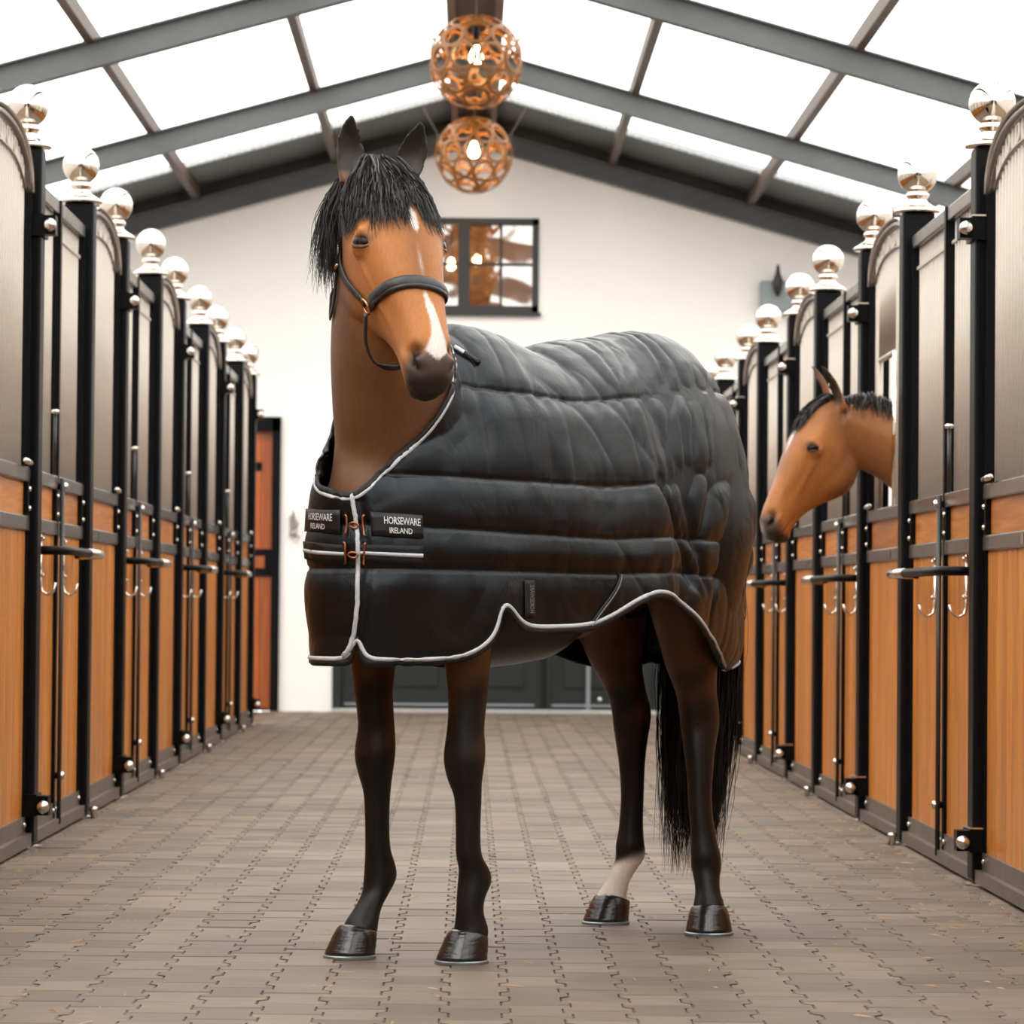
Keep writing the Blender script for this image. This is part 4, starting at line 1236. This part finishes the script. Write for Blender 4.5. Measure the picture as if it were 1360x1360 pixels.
EDGE_Z = [.76, .785, .80, .842, .917, .992, 1.067, 1.124, 1.17, 1.20]
EDGE_Y = [.030, .036, .052, .070, .081, .082, .082, .074, .064, .060]
def rug_mesh():
    mb = MB()
    skin(mb, trunk_rings(RUG, 2.2, 9.0, .40))
    me = voxel(mb, .0062, 'rug'); v, e = arr(me); v = relax(v, e, 14, .5); put(me, v)
    nn = vnormals(me); x, y, z = v.T
    # cloth hangs free of the barrel low down: slight flare and soft waves
    d = np.zeros(len(v))
    low = sstep(1.15, .78, z) * sstep(-1.25, -.9, x)
    d += low * (.006 + .009 * np.sin(x * 9.0 + 1.3) + .005 * np.sin(x * 21 + y * 5))
    # quilting
    bands = np.stack([np.interp(x, sx[::-1], sz[::-1]) for sx, sz in SEAMS], 1)
    dz = np.abs(z[:, None] - bands); near = dz.min(1)
    d += .008 * (1 - np.exp(-(near / .030) ** 2)) - .006 * np.exp(-(near / .0055) ** 2)
    # puckers running away from each seam
    pk = vnoise(x * 26 + np.sign(y) * 7, z * 5, 3) - .5
    d += .010 * pk * np.exp(-near / .05) * (.35 + 1.2 * vnoise(x * 4, z * 3, 5))
    # long soft folds: upright over the flank, slanting over the quarter
    wx = x + .05 * vnoise(x * 4, z * 4, 31) + .03 * vnoise(z * 9, x * 3, 37)
    def crease(u, w, seed, p=5): return (1 - np.abs(vnoise(u, w, seed) - .5) * 2) ** p
    amt = lambda s: sstep(.35, .75, vnoise(x * 3.1, z * 4.3, s))
    wq = sstep(-.62, -.88, x) * (.25 + .75 * sstep(-1.36, -1.15, x)) * (.35 + .65 * sstep(.86, 1.05, z))
    zone = sstep(1.20, 1.30, z) * .75 + .25                       # the upper cloth folds most
    d += -.013 * crease(wx * 7 + z * 1.2, z * 1.5, 11) * amt(41) * (1 - wq) * zone
    d += -.005 * crease(wx * 12 + z * 2.0, z * 3.0, 51, 4) * amt(53) * zone
    d += -.005 * crease((wx - .8 * z) * 5, (z + .5 * x) * 2.6, 13) * amt(43)
    d += -.017 * crease((wx + .55 * z) * 8, (z - .6 * x) * 1.3, 17, 4) * wq
    d += -.006 * crease((wx + .25 * z) * 13, (z - .3 * x) * 2.3, 19, 4) * wq
    # cloth gathers where the flank meets the thigh
    d += -.016 * np.exp(-((x + .78 + .55 * (1.15 - z)) / .022) ** 2) * sstep(1.32, 1.2, z) * sstep(.93, 1.0, z)
    d += -.012 * np.exp(-((x + .88 + .35 * (1.15 - z)) / .018) ** 2) * sstep(1.40, 1.2, z) * sstep(.93, 1.0, z)
    d += .010 * (vnoise(x * 4.3, z * 5.1, 23) - .5) + .005 * (vnoise(x * 13, z * 11, 29) - .5)
    # dip over the back behind the withers
    v = v + nn * d[:, None]
    back = sstep(-.95, -1.4, v[:, 0]) * sstep(1.25, .80, v[:, 2])
    v[:, 0] += .055 * back; v[:, 1] *= 1 - .10 * back
    fb = sstep(.10, .30, v[:, 0]) * sstep(.98, .76, v[:, 2]); v[:, 0] -= .016 * fb; v[:, 1] *= 1 - .05 * fb
    # never let the horse show through the cloth
    for i in np.nonzero(v[:, 2] < 1.75)[0]:
        q = BODY.find_nearest(Vector(v[i]), .05)
        if q[0] is not None:
            off = (Vector(v[i]) - q[0]).dot(q[1])
            if off < .012: v[i] = np.array(q[0] + q[1] * .0125)
    # chest closure: the front panels meet in a slight valley
    ye = np.interp(v[:, 2], EDGE_Z, EDGE_Y)
    fc = np.exp(-((v[:, 1] - ye - .012) / .010) ** 2) * (v[:, 0] > .22) * (v[:, 2] < 1.18)
    v -= nn * (.009 * fc)[:, None]
    x, y, z = v.T
    hz = hem_z(x); nz = neck_z(x, y)
    slit = (x > .22) & (np.abs(y - .064) < .014 * sstep(.84, .77, z)) & (z < .83)
    tailgap = (x < -1.38) & (np.abs(y) < .10) & (z < 1.05)
    keep = (z > hz - .006) & ((z < nz + .006) | (x < -.02)) & ~slit & ~tailgap
    keep &= ~((x >= -.02) & (z > nz + .006))
    v[:, 2] = np.maximum(v[:, 2], np.where(z > hz - .0065, hz, v[:, 2]))
    m = (x > -.02) & (z > nz) & (z < nz + .0065); v[m, 2] = nz[m]
    put(me, v)
    bm = bmesh.new(); bm.from_mesh(me); bm.verts.ensure_lookup_table()
    dead = [bm.verts[i] for i in np.nonzero(~keep)[0]]
    bmesh.ops.delete(bm, geom=dead, context='VERTS')
    # drop loose scraps
    bm.verts.ensure_lookup_table()
    seen = set(); best = []
    for s0 in bm.verts:
        if s0.index in seen: continue
        st = [s0]; seen.add(s0.index); comp = []
        while st:
            q = st.pop(); comp.append(q)
            for ed in q.link_edges:
                o2 = ed.other_vert(q)
                if o2.index not in seen: seen.add(o2.index); st.append(o2)
        if len(comp) > len(best): best = comp
    bs = set(best)
    bmesh.ops.delete(bm, geom=[q for q in bm.verts if q not in bs], context='VERTS')
    bm.to_mesh(me); bm.free(); me.shade_smooth(); me.update()
    return me

def rug_mat():
    m, nt, b = new_mat('black_quilted_nylon'); lk = nt.links.new
    tc = N(nt, 'ShaderNodeTexCoord')
    b.inputs['Base Color'].default_value = (.0034, .0035, .0039, 1)
    n0 = N(nt, 'ShaderNodeTexNoise', i_Scale=3.0, i_Detail=3.0); lk(tc.outputs['Object'], n0.inputs['Vector'])
    mr = N(nt, 'ShaderNodeMapRange'); mr.inputs[3].default_value = .27; mr.inputs[4].default_value = .40; lk(n0.outputs['Fac'], mr.inputs[0]); lk(mr.outputs[0], b.inputs['Roughness'])
    b.inputs['Specular IOR Level'].default_value = .36
    b.inputs['Specular Tint'].default_value = (.80, .90, 1.0, 1)
    b.inputs['Sheen Weight'].default_value = .03
    b.inputs['Sheen Roughness'].default_value = .35
    mp = N(nt, 'ShaderNodeMapping'); mp.inputs['Scale'].default_value = (9, 9, 8); lk(tc.outputs['Object'], mp.inputs[0])
    n1 = N(nt, 'ShaderNodeTexNoise', i_Scale=1.0, i_Detail=4.0, i_Distortion=.8); lk(mp.outputs[0], n1.inputs['Vector'])
    n2 = N(nt, 'ShaderNodeTexNoise', i_Scale=420.0, i_Detail=1.0); lk(tc.outputs['Object'], n2.inputs['Vector'])
    b1 = N(nt, 'ShaderNodeBump', i_Strength=.26, i_Distance=.02); lk(n1.outputs['Fac'], b1.inputs['Height'])
    b2 = N(nt, 'ShaderNodeBump', i_Strength=.06, i_Distance=.002); lk(n2.outputs['Fac'], b2.inputs['Height']); lk(b1.outputs[0], b2.inputs['Normal'])
    lk(b2.outputs[0], b.inputs['Normal'])
    return m
M['rug'] = rug_mat()
M['binding'] = simple('silver_grey_binding', (.50, .53, .55, 1), .5, .1, .15, 120, bump=.3, bscale=300)
M['webbing'] = simple('black_webbing', (.008, .008, .009, 1), .55, 0, .3, 90, bump=.25, bscale=260, spec=.3)
M['satin'] = simple('black_satin_patch', (.007, .007, .008, 1), .36, 0, .2, 60, spec=.35)
M['copper'] = simple('copper_buckle', (.36, .13, .06, 1), .3, .9, .2, 30)
M['thread'] = simple('silver_thread', (.62, .64, .66, 1), .5, .2, .2, 200)

rug = empty('horse_rug', ORG, HEADING)
tag(rug, 'black quilted rug with silver grey binding worn by the bay horse', 'horse rug')
rme = rug_mesh()
shell = obj('shell', rme, 'rug', rug)
sd = shell.modifiers.new('thick', 'SOLIDIFY'); sd.thickness = .008; sd.offset = -1
RT_ = BVHTree.FromPolygons([tuple(p) for p in arr(rme)[0]], [tuple(p.vertices) for p in rme.polygons])
M['thread_dim'] = simple('dull_grey_thread', (.16, .16, .165, 1), .5, .1, .2, 200)
# ---- edges of the cloth
def loops(me):
    cnt = {}
    for p in me.polygons:
        for k in p.edge_keys: cnt[k] = cnt.get(k, 0) + 1
    nb = {}
    for (a, b), c in cnt.items():
        if c == 1: nb.setdefault(a, []).append(b); nb.setdefault(b, []).append(a)
    out = []; seen = set()
    for s in nb:
        if s in seen: continue
        lp = [s]; seen.add(s); cur = s
        while True:
            nx = [q for q in nb[cur] if q not in seen]
            if not nx: break
            cur = nx[0]; seen.add(cur); lp.append(cur)
        if len(lp) > 40: out.append(lp)
    return out
rv = arr(rme)[0]
def smooth_loop(p, it=6):
    for _ in range(it): p = p * .5 + (np.roll(p, 1, 0) + np.roll(p, -1, 0)) * .25
    return p
def thin(p, step=.008):
    out = [p[0]]
    for q in p[1:]:
        if np.linalg.norm(q - out[-1]) > step: out.append(q)
    return np.array(out)
for lp in loops(rme):
    p = thin(smooth_loop(rv[lp], 12), .010)
    nrm = []; p2 = []
    for q in p:
        h_ = RT_.find_nearest(Vector(q)); nrm.append(h_[1]); p2.append(Vector(q) + h_[1] * .001)
    hem = p[:, 2].mean() < 1.1
    obj('edge_band', MB().tube(p2, .0075, 8, closed=True, ell=(.55, 1.2), up=nrm), 'webbing', rug, smooth=True)
    up_ = Vector((0, 0, .010 if hem else -.010))
    pin = []
    for q, n_ in zip(p, nrm):
        h_ = RT_.find_nearest(Vector(q) + up_); pin.append(h_[0] + h_[1] * .003)
    pin = [Vector(q) for q in smooth_loop(np.array([tuple(q) for q in pin]), 5)]
    obj('hem_binding' if hem else 'neck_binding', MB().tube(pin, .0058, 8, closed=True, ell=(.6, 1.0), up=nrm), 'binding', rug, smooth=True)

def on_rug(p, off=.004):
    q = RT_.find_nearest(Vector(p)); return q[0] + q[1] * off, q[1]
def wrap_path(pts, off, n=24):
    R = resample(pts, max(2, n // (len(pts) - 1))); return zip(*[on_rug(r, off) for r in R])
# front closure edge
P_, N_ = wrap_path([(.345, y, z) for y, z in zip(EDGE_Y, EDGE_Z)][1:], .004, 50)
obj('front_binding', MB().tube(list(P_), .0058, 8, ell=(.6, 1.0), up=list(N_)), 'binding', rug, smooth=True)

def smooth_surf(a, b, z0, z1):
    """gently curved sheet lying on the rug between plan points a and b"""
    ns = 7; G_ = np.zeros((3, ns, 3)); Nn = np.zeros((3, ns, 3))
    for j in range(3):
        for i in range(ns):
            t = i / (ns - 1); z = z0 + (z1 - z0) * j / 2
            if len(a) > 2: z += a[2] + (b[2] - a[2]) * t
            p, n_ = on_rug(((a[0] + (b[0] - a[0]) * t) * 1.06, (a[1] + (b[1] - a[1]) * t) * 1.06, z), 0)
            G_[j, i] = p; Nn[j, i] = n_
    for _ in range(3):
        G_[:, 1:-1] = G_[:, 1:-1] * .5 + (G_[:, 2:] + G_[:, :-2]) * .25
        Nn[:, 1:-1] = Nn[:, 1:-1] * .5 + (Nn[:, 2:] + Nn[:, :-2]) * .25
    Nn[:] = Nn.mean(0)
    G_[1] = (G_[0] + G_[2]) / 2
    def f(t, u, off):
        k = min(max(t, 0), .9999) * (ns - 1); i = int(k); ft = k - i
        lo = G_[0, i] * (1 - ft) + G_[0, i + 1] * ft; hi = G_[2, i] * (1 - ft) + G_[2, i + 1] * ft
        n_ = unit(Nn[0, i] * (1 - ft) + Nn[0, i + 1] * ft)
        return Vector(lo * (1 - u) + hi * u + n_ * off)
    return f

def patch(name, a, b, z0, z1, mat, off, parent, nx=12, nz=4, th=.0015):
    """cloth piece lying on the rug between plan points a and b"""
    f = smooth_surf(a, b, z0, z1)
    vs = [f(i / nx, j / nz, o_) for o_ in (off, off + th) for j in range(nz + 1) for i in range(nx + 1)]; fs = []
    m = nx + 1; L_ = m * (nz + 1)
    for j in range(nz):
        for i in range(nx):
            q = (j * m + i, j * m + i + 1, (j + 1) * m + i + 1, (j + 1) * m + i)
            fs.append(tuple(L_ + k for k in q)); fs.append(q[::-1])
    rim = [i for i in range(m)] + [j * m + nx for j in range(1, nz + 1)] + [nz * m + i for i in range(nx - 1, -1, -1)] + [j * m for j in range(nz - 1, 0, -1)]
    for i in range(len(rim)):
        p_, q_ = rim[i], rim[(i + 1) % len(rim)]; fs.append((p_, q_, L_ + q_, L_ + p_))
    o = obj(name, MB().add(vs, fs), mat, parent, smooth=True)
    return o, f

def text_mesh(body, bold=.0):
    cu = bpy.data.curves.new('lettering', 'FONT'); cu.body = body; cu.size = 1.0; cu.offset = bold; cu.space_character = .92
    cu.resolution_u = 2
    o = bpy.data.objects.new('lettering', cu); COL.objects.link(o)
    dg = bpy.context.evaluated_depsgraph_get()
    me = bpy.data.meshes.new_from_object(o.evaluated_get(dg)); bpy.data.objects.remove(o)
    return me

def lettering(body, f, t0, t1, u0, u1, parent, off, bold=.0, vert=False):
    """flat printed letters bent onto a sheet f(t, u)"""
    me = text_mesh(body, bold)
    bm = bmesh.new(); bm.from_mesh(me); bmesh.ops.triangulate(bm, faces=bm.faces)
    bm.to_mesh(me); bm.free()
    v = arr(me)[0]; x0, x1 = v[:, 0].min(), v[:, 0].max(); y0, y1 = v[:, 1].min(), v[:, 1].max()
    out = np.zeros_like(v)
    for i, p in enumerate(v):
        a_ = (p[0] - x0) / (x1 - x0); c_ = (p[1] - y0) / (y1 - y0)
        out[i] = f(t0 + (t1 - t0) * (1 - c_), u0 + (u1 - u0) * a_, off) if vert else f(t0 + (t1 - t0) * a_, u0 + (u1 - u0) * c_, off)
    put(me, out)
    return obj('lettering', me, 'thread', parent)

# name patches and silver-striped chest straps
for a, b, z0, z1, t0, t1 in (((.308, .100, .006), (.192, .168, -.004), 1.083, 1.140, .26, .95), ((.300, -.112, .008), (.346, .034, .0), 1.092, 1.148, .20, .84)):
    p_, f_ = patch('name_patch', a, b, z0, z1, 'satin', .005, rug)
    lettering('HORSEWARE', f_, t0, t1, .52, .84, p_, .0070, .010)
    lettering('IRELAND', f_, t0 + .10, t1 - .16, .14, .38, p_, .0070, .004)
for a, b in (((.332, .092, .003), (.196, .172, .0)), ((.300, -.112, .012), (.346, .046, .0))):
    st, f_ = patch('chest_strap', a, b, 1.013, 1.062, 'webbing', .004, rug)
    vs = [f_(i / 14, u, .0062 + k) for k in (0, .001) for u in (.40, .60) for i in range(15)]
    fs = [(30 + i, 31 + i, 46 + i, 45 + i) for i in range(14)] + [(i, i + 1, 31 + i, 30 + i) for i in range(14)] + [(15 + i, 45 + i, 46 + i, 16 + i) for i in range(14)]
    obj('reflective_stripe', MB().add(vs, fs), 'binding', st, smooth=True)
# copper hooks that close the chest
for z in (1.110, 1.040):
    t = []
    bk = MB()
    for (x, y), dz in (((.345, .048), .002), ((.328, .084), 0)):
        c0 = [on_rug((x, y, z + dz + k), .009)[0] for k in (-.027, -.022, 0, .022, .027)]
        s_ = .004 if y < .06 else -.004
        c0[0] = c0[0] + Vector((0, -s_, 0)); c0[-1] = c0[-1] + Vector((0, -s_, 0))
        bk.tube(c0, .0030, 8)
    m0 = on_rug((.345, .054, z), .012)[0]; m1 = on_rug((.335, .078, z - .002), .012)[0]
    bk.tube([m0 + (m1 - m0) * .5 + Vector((0, 0, .007)) * sin(q * pi / 5) + (m1 - m0) * (.42 * cos(q * pi / 5)) for q in range(10)], .0028, 6, closed=True)
    obj('hook_buckle', bk, 'copper', rug, smooth=True)
# withers tab, belly surcingles, tail strap
P_, N_ = wrap_path([(-.030, .106, 1.585), (-.045, .125, 1.568), (-.06, .14, 1.555)], .006, 8)
obj('withers_tab', MB().tube(list(P_), .008, 8, ell=(.4, 1.0), up=list(N_)), 'binding', rug, smooth=True)
P_, N_ = wrap_path([(-.05, .112, 1.556), (-.065, .135, 1.545), (-.08, .15, 1.54)], .006, 8)
obj('withers_loop', MB().tube(list(P_), .008, 8, ell=(.5, 1.0), up=list(N_)), 'webbing', rug, smooth=True)
bs_, f_ = patch('belly_strap', (-.13, .295), (-.09, .285), .885, .985, 'webbing', .004, rug, 4, 8)
lettering('HORSEWARE', f_, .15, .55, .12, .88, bs_, .0062, .008, vert=True).data.materials[0] = M['thread_dim']
for pts in ([(-.36, .33, .862), (-.40, .33, .90), (-.455, .33, .955), (-.49, .33, 1.0)],):
    P_, N_ = wrap_path(pts, .003, 20)
    sc_ = obj('surcingle', MB().tube(list(P_), .010, 6, ell=(.25, 1.0), up=list(N_)), 'webbing', rug, smooth=True)
    obj('surcingle_stripe', MB().tube([p + n * .003 for p, n in zip(*[list(q) for q in wrap_path(pts, .003, 20)])], 0.0016, 6), 'thread_dim', sc_, smooth=True)
# belly wrap that hangs between the front and hind legs
wv = []
for i in range(15):
    x = -.13 - .37 * i / 14
    row = []
    for j in range(17):
        a_ = pi * j / 16
        q = BODY.ray_cast(Vector((x, 0.9 * cos(a_), .98 - 1.0 * sin(a_))), Vector((0, -.9 * cos(a_), 1.0 * sin(a_))))
        p_ = (q[0] + q[1] * (.014 + .010 * sin(a_))) if q[0] is not None else Vector((x, .28 * cos(a_), .98 - .2 * sin(a_)))
        row.append(p_)
    wv.append(row)
mb = MB(); vs = [p for r in wv for p in r]
mb.add(vs, [(i * 17 + j, i * 17 + j + 1, (i + 1) * 17 + j + 1, (i + 1) * 17 + j) for i in range(14) for j in range(16)])
o = obj('belly_wrap', mb, 'satin', rug, smooth=True)
o.modifiers.new('s', 'SOLIDIFY').thickness = .006
obj('leg_strap', MB().tube([(-.60, .30, .93), (-.70, .20, .90), (-.84, .12, .885), (-1.0, .06, .89), (-1.15, .03, .93), (-1.3, .05, 1.0)], .009, 8, ell=(1, .35)), 'webbing', rug, smooth=True)

# ------------------------------------------------------------------ hair
def on_body(p, off, tree):
    q = tree.find_nearest(Vector(p)); return np.array(q[0] + q[1] * off)
def hc(fr, a, b, c): return fr[0] + fr[1] * a + fr[2] * b + fr[3] * c

def forelock(fr, tree, parent, n=1500, drop=.19, c0=-.12, c1=.10, w=.0017, seed=3, gap=None, rootw=.05):
    rr = random.Random(seed); R, Mi, T = [], [], []
    for i in range(n):
        u = rr.random(); layer = rr.random()
        r = hc(fr, rr.uniform(-.045, .015), rr.uniform(-.005, .022), (u - .5) * 2 * rootw * .8 + rr.gauss(0, .005))
        cc = c0 + (c1 - c0) * u + rr.gauss(0, .008)
        clump = .5 + .5 * sin(u * 41) * sin(u * 17 + 1)
        aa = drop * (.80 + .22 * clump) * (rr.uniform(.50, 1.0) if rr.random() < .55 else rr.uniform(.80, 1.16))
        if u < .2: aa *= .70 + 1.5 * u
        if gap is not None and abs(cc - gap) < .018: aa *= .72
        bq = .065 - .115 * (abs(cc) / .13) ** 2
        t = on_body(hc(fr, aa, bq, cc), .003 + .010 * layer, tree)
        m_ = on_body(hc(fr, max(.045, aa * .28), bq + .03, cc * .80), .014 + .030 * layer, tree)
        R.append(r); Mi.append(m_); T.append(t)
    mb = MB(); strands(mb, R, T, Mi, w, 7, rr, wob=.006)
    o = obj('forelock', mb, 'hair', parent, smooth=True); o['kind'] = 'stuff'
    return o
forelock(fr1, BODY, horse, 4000, .20, -.135, .105, .0014, 3, gap=.014, rootw=.062)

def mane(crest, side, tree, parent, n, length, w, seed, out=.07, tip_dir=(0, 0, -1), name='mane'):
    """crest: polyline along the top of the neck; hair falls to `side`"""
    rr = random.Random(seed); C_ = resample(crest, 8); R, Mi, T = [], [], []
    for i in range(n):
        s = rr.random(); k = s * (len(C_) - 1); i0 = min(int(k), len(C_) - 2); p = C_[i0] + (C_[i0 + 1] - C_[i0]) * (k - i0)
        L = length * rr.uniform(.6, 1.05); lay = rr.random()
        sd = np.array(side(s)) if callable(side) else np.array(side)
        r = p + V3(rr.gauss(0, .008), rr.gauss(0, .008), rr.gauss(0, .006))
        t = p + sd * (out * .9 + .04 * lay) + np.array(tip_dir) * L + V3(rr.gauss(0, .012), rr.gauss(0, .012), 0)
        m_ = p + sd * (out * 1.15 + .035 * lay) + V3(0, 0, .02) + np.array(tip_dir) * L * .15
        R.append(r); Mi.append(m_); T.append(t)
    mb = MB(); strands(mb, R, T, Mi, w, 7, rr, wob=.008)
    o = obj(name, mb, 'hair', parent, smooth=True); o['kind'] = 'stuff'
    return o
# crest from behind the ears back to the withers, hair on the off side
cr = [tuple(hc(fr1, -.035, -.02, 0)), tuple(hc(fr1, -.02, -.09, 0) + V3(0, 0, .01)), (.185, .06, 1.93), (.10, .03, 1.83), (.0, .0, 1.74), (-.07, .0, 1.66)]
mane(cr, lambda s: unit(w2q(-1.0, -.15 + .3 * s, 0)), BODY, horse, 2400, .27, .0015, 5, out=.082)

def tail(parent, top, bottom, n, rad, w, seed, mat='hair_tail'):
    rr = random.Random(seed); R, Mi, T = [], [], []
    top = np.array(top); bottom = np.array(bottom)
    for i in range(n):
        a = rr.uniform(0, 6.28); q = sqrt(rr.random())
        r = top + V3(.02 * q * cos(a), .03 * q * sin(a), rr.uniform(-.25, .03))
        f = rr.uniform(.55, 1.0) if rr.random() < .6 else rr.uniform(.85, 1.06)
        e_ = top + (bottom - top) * f + V3(rad * .7 * q * cos(a), rad * q * sin(a), 0) * (1.0 - .25 * f) + V3(rr.gauss(0, .012), rr.gauss(0, .016), 0)
        m_ = (r + e_) * .5 + V3(rad * .8 * q * cos(a) - .03, rad * 1.25 * q * sin(a), .05)
        R.append(r); Mi.append(m_); T.append(e_)
    mb = MB(); strands(mb, R, T, Mi, w, 8, rr, wob=.014)
    o = obj('tail', mb, mat, parent, smooth=True); o['kind'] = 'stuff'
    return o
tail(horse, (-1.46, 0, 1.38), (-1.40, .0, .20), 3000, .105, .0016, 9)

# ------------------------------------------------------------------ leather halter
M['leather'] = simple('black_bridle_leather', (.010, .010, .011, 1), .34, 0, .25, 60, bump=.15, bscale=150, spec=.5)
M['pad'] = simple('grey_black_padded_leather', (.018, .019, .020, 1), .40, 0, .2, 60, bump=.1, bscale=100, spec=.5)
M['brass'] = simple('rose_brass', (.48, .27, .15, 1), .22, 1.0, .1, 30)
hal = empty('halter', ORG, HEADING)
tag(hal, 'black leather halter with brass rings on the bay horse head', 'halter')
def strap(name, pts, w, th, mat='leather', off=.003, tree=BODY, fr=fr1, par=None, free=False, n=30):
    R = resample([tuple(hc(fr, *p)) for p in pts], max(3, n // (len(pts) - 1)))
    P_, N_ = [], []
    for r in R:
        q = tree.find_nearest(Vector(r)); nn_ = q[1]
        P_.append(Vector(r) if free else q[0] + nn_ * (off + th)); N_.append(nn_)
    Ns = [sum((N_[max(0, min(len(N_) - 1, i + k))] for k in (-2, -1, 0, 1, 2)), Vector()).normalized() for i in range(len(N_))]
    return obj(name, MB().tube(P_, 1.0, 8, ell=(th, w), up=Ns), mat, par or hal, smooth=True)
nose = [(.338, -.085, -.08), (.345, -.02, -.085), (.350, .03, -.075), (.352, .058, -.04), (.356, .066, 0), (.362, .060, .038), (.366, .03, .075), (.36, -.02, .085), (.35, -.085, .08)]
nb_ = strap('noseband', nose, .0145, .0042, 'pad', .002)
strap('noseband_lining', [(a + .012, b, c) for a, b, c in nose], .008, .0045, 'leather', .001, par=nb_)
for s in (-1, 1):
    strap('cheek_strap', [(.325, -.095, s * .08), (.28, -.115, s * .085), (.20, -.150, s * .085), (.135, -.165, s * .08)], .0125, .004)
    strap('crown_strap', [(.135, -.165, s * .08), (.07, -.15, s * .07), (.02, -.125, s * .065), (-.02, -.10, s * .04), (-.03, -.09, 0)], .012, .004)
    strap('throat_strap', [(.165, -.16, s * .08), (.20, -.215, s * .065), (.235, -.262, s * .04), (.25, -.285, 0)], .009, .0035)
    # rings and buckle
    for (a, b, c), r in (((.337, -.092, s * .086), .020),):
        ctr = Vector(on_body(hc(fr1, a, b, c), .010, BODY)); q = BODY.find_nearest(ctr); nz_ = q[1]
        t1 = Vector(fr1[1]); t1 = (t1 - nz_ * t1.dot(nz_)).normalized(); t2 = nz_.cross(t1)
        obj('ring', MB().tube([ctr + t1 * (cos(k * pi / 8) * r) + t2 * (sin(k * pi / 8) * r * .8) for k in range(16)], .0038, 8, closed=True), 'brass', hal, smooth=True)
    ctr = Vector(on_body(hc(fr1, .118, -.165, s * .08), .012, BODY)); q = BODY.find_nearest(ctr); nz_ = q[1]
    t1 = Vector(unit(hc(fr1, .20, -.15, s * .085) - hc(fr1, .07, -.15, s * .07))); t1 = (t1 - nz_ * t1.dot(nz_)).normalized(); t2 = nz_.cross(t1)
    sq = [(-1, -1), (-1, 1), (0, 1.1), (1, 1), (1, -1), (0, -1.1)]
    obj('buckle', MB().tube([ctr + t1 * (p * .022) + t2 * (q_ * .016) for p, q_ in sq], .0034, 8, closed=True), 'bolt', hal, smooth=True)
    obj('keeper', MB().tube([ctr + t1 * .06 + t2 * (-.016), ctr + t1 * .06 + nz_ * .005, ctr + t1 * .06 + t2 * .016], .005, 8), 'brass', hal, smooth=True)
strap('jaw_strap', [(.35, -.10, -.082), (.40, -.150, -.072), (.44, -.178, -.045), (.452, -.186, 0), (.44, -.178, .045), (.40, -.150, .072), (.35, -.10, .082)], .0085, .004, free=True)

# ------------------------------------------------------------------ the horse looking out of its stall
HD2 = radians(180)
O2 = (2.27, 14.0, 0.0)
fr2, Q2 = head_frame_local((.80, .0, 1.755), radians(-74), radians(27), radians(0), HD2)
# turn a little towards the aisle
P2, h2, n2_, c2 = fr2
def w2b(x, y, z): return Q2 @ V3(x, y, z)
std = [(-1.16, .14), (-1.10, .16), (-1.16, .155), (-1.26, .15), (-1.25, .15), (-1.24, .15), (-1.17, .15)]
cfg2 = dict(name='body2', head=fr2,
            neck=[(-.10, 0, 1.26, .30, .16, 0), (.08, .0, 1.36, .25, .15, 0), (.28, .0, 1.46, .20, .125, 0), (.46, .0, 1.56, .17, .105, 0), (.62, .0, 1.645, .15, .09, 2), (.73, .0, 1.69, .125, .08, 5)],
            front=[front_leg(-.15, (-.01, -.03, -.03, -.035, -.045, .01)), front_leg(.15, (-.01, -.03, -.03, -.035, -.045, .01))],
            hind=[std, [(x, -y) for x, y in std]], bay=(.36, .135, .038), deep=(.22, .080, .025), star=True, earL=.19, ear_in=V3(.03, .018, .012),
            ears=[(P2 - .006 * h2 - .030 * n2_ - .062 * c2, w2b(-.45, -.0, 1.0), w2b(-.8, .5, -.2)), (P2 - .006 * h2 - .030 * n2_ + .062 * c2, w2b(-.55, -.18, 1.0), w2b(-.75, -.3, -.3))])
horse2 = empty('horse', O2, HD2)
tag(horse2, 'bay horse with a small star looking out of its stall', 'horse')
bme2 = body_mesh(cfg2, .0085); coat(bme2, cfg2)
obj('body', bme2, 'coat', horse2)
eyes(fr2, horse2)
for x, y in ((.03, -.15), (.03, .15), (-1.15, .15), (-1.15, -.15)): hoof(x, y, 0, horse2)
BODY2 = BVHTree.FromPolygons([tuple(p) for p in arr(bme2)[0]], [tuple(p.vertices) for p in bme2.polygons])
forelock(fr2, BODY2, horse2, 700, .17, -.045, .045, .0022, 21)
cr2 = [tuple(hc(fr2, -.03, -.03, 0)), (.62, 0, 1.80), (.45, 0, 1.73), (.28, 0, 1.66), (.1, 0, 1.62), (-.05, 0, 1.62)]
mane(cr2, (0, .9, 0), BODY2, horse2, 900, .12, .0022, 23, out=.05)
tail(horse2, (-1.46, 0, 1.38), (-1.50, 0, .25), 500, .09, .003, 25)
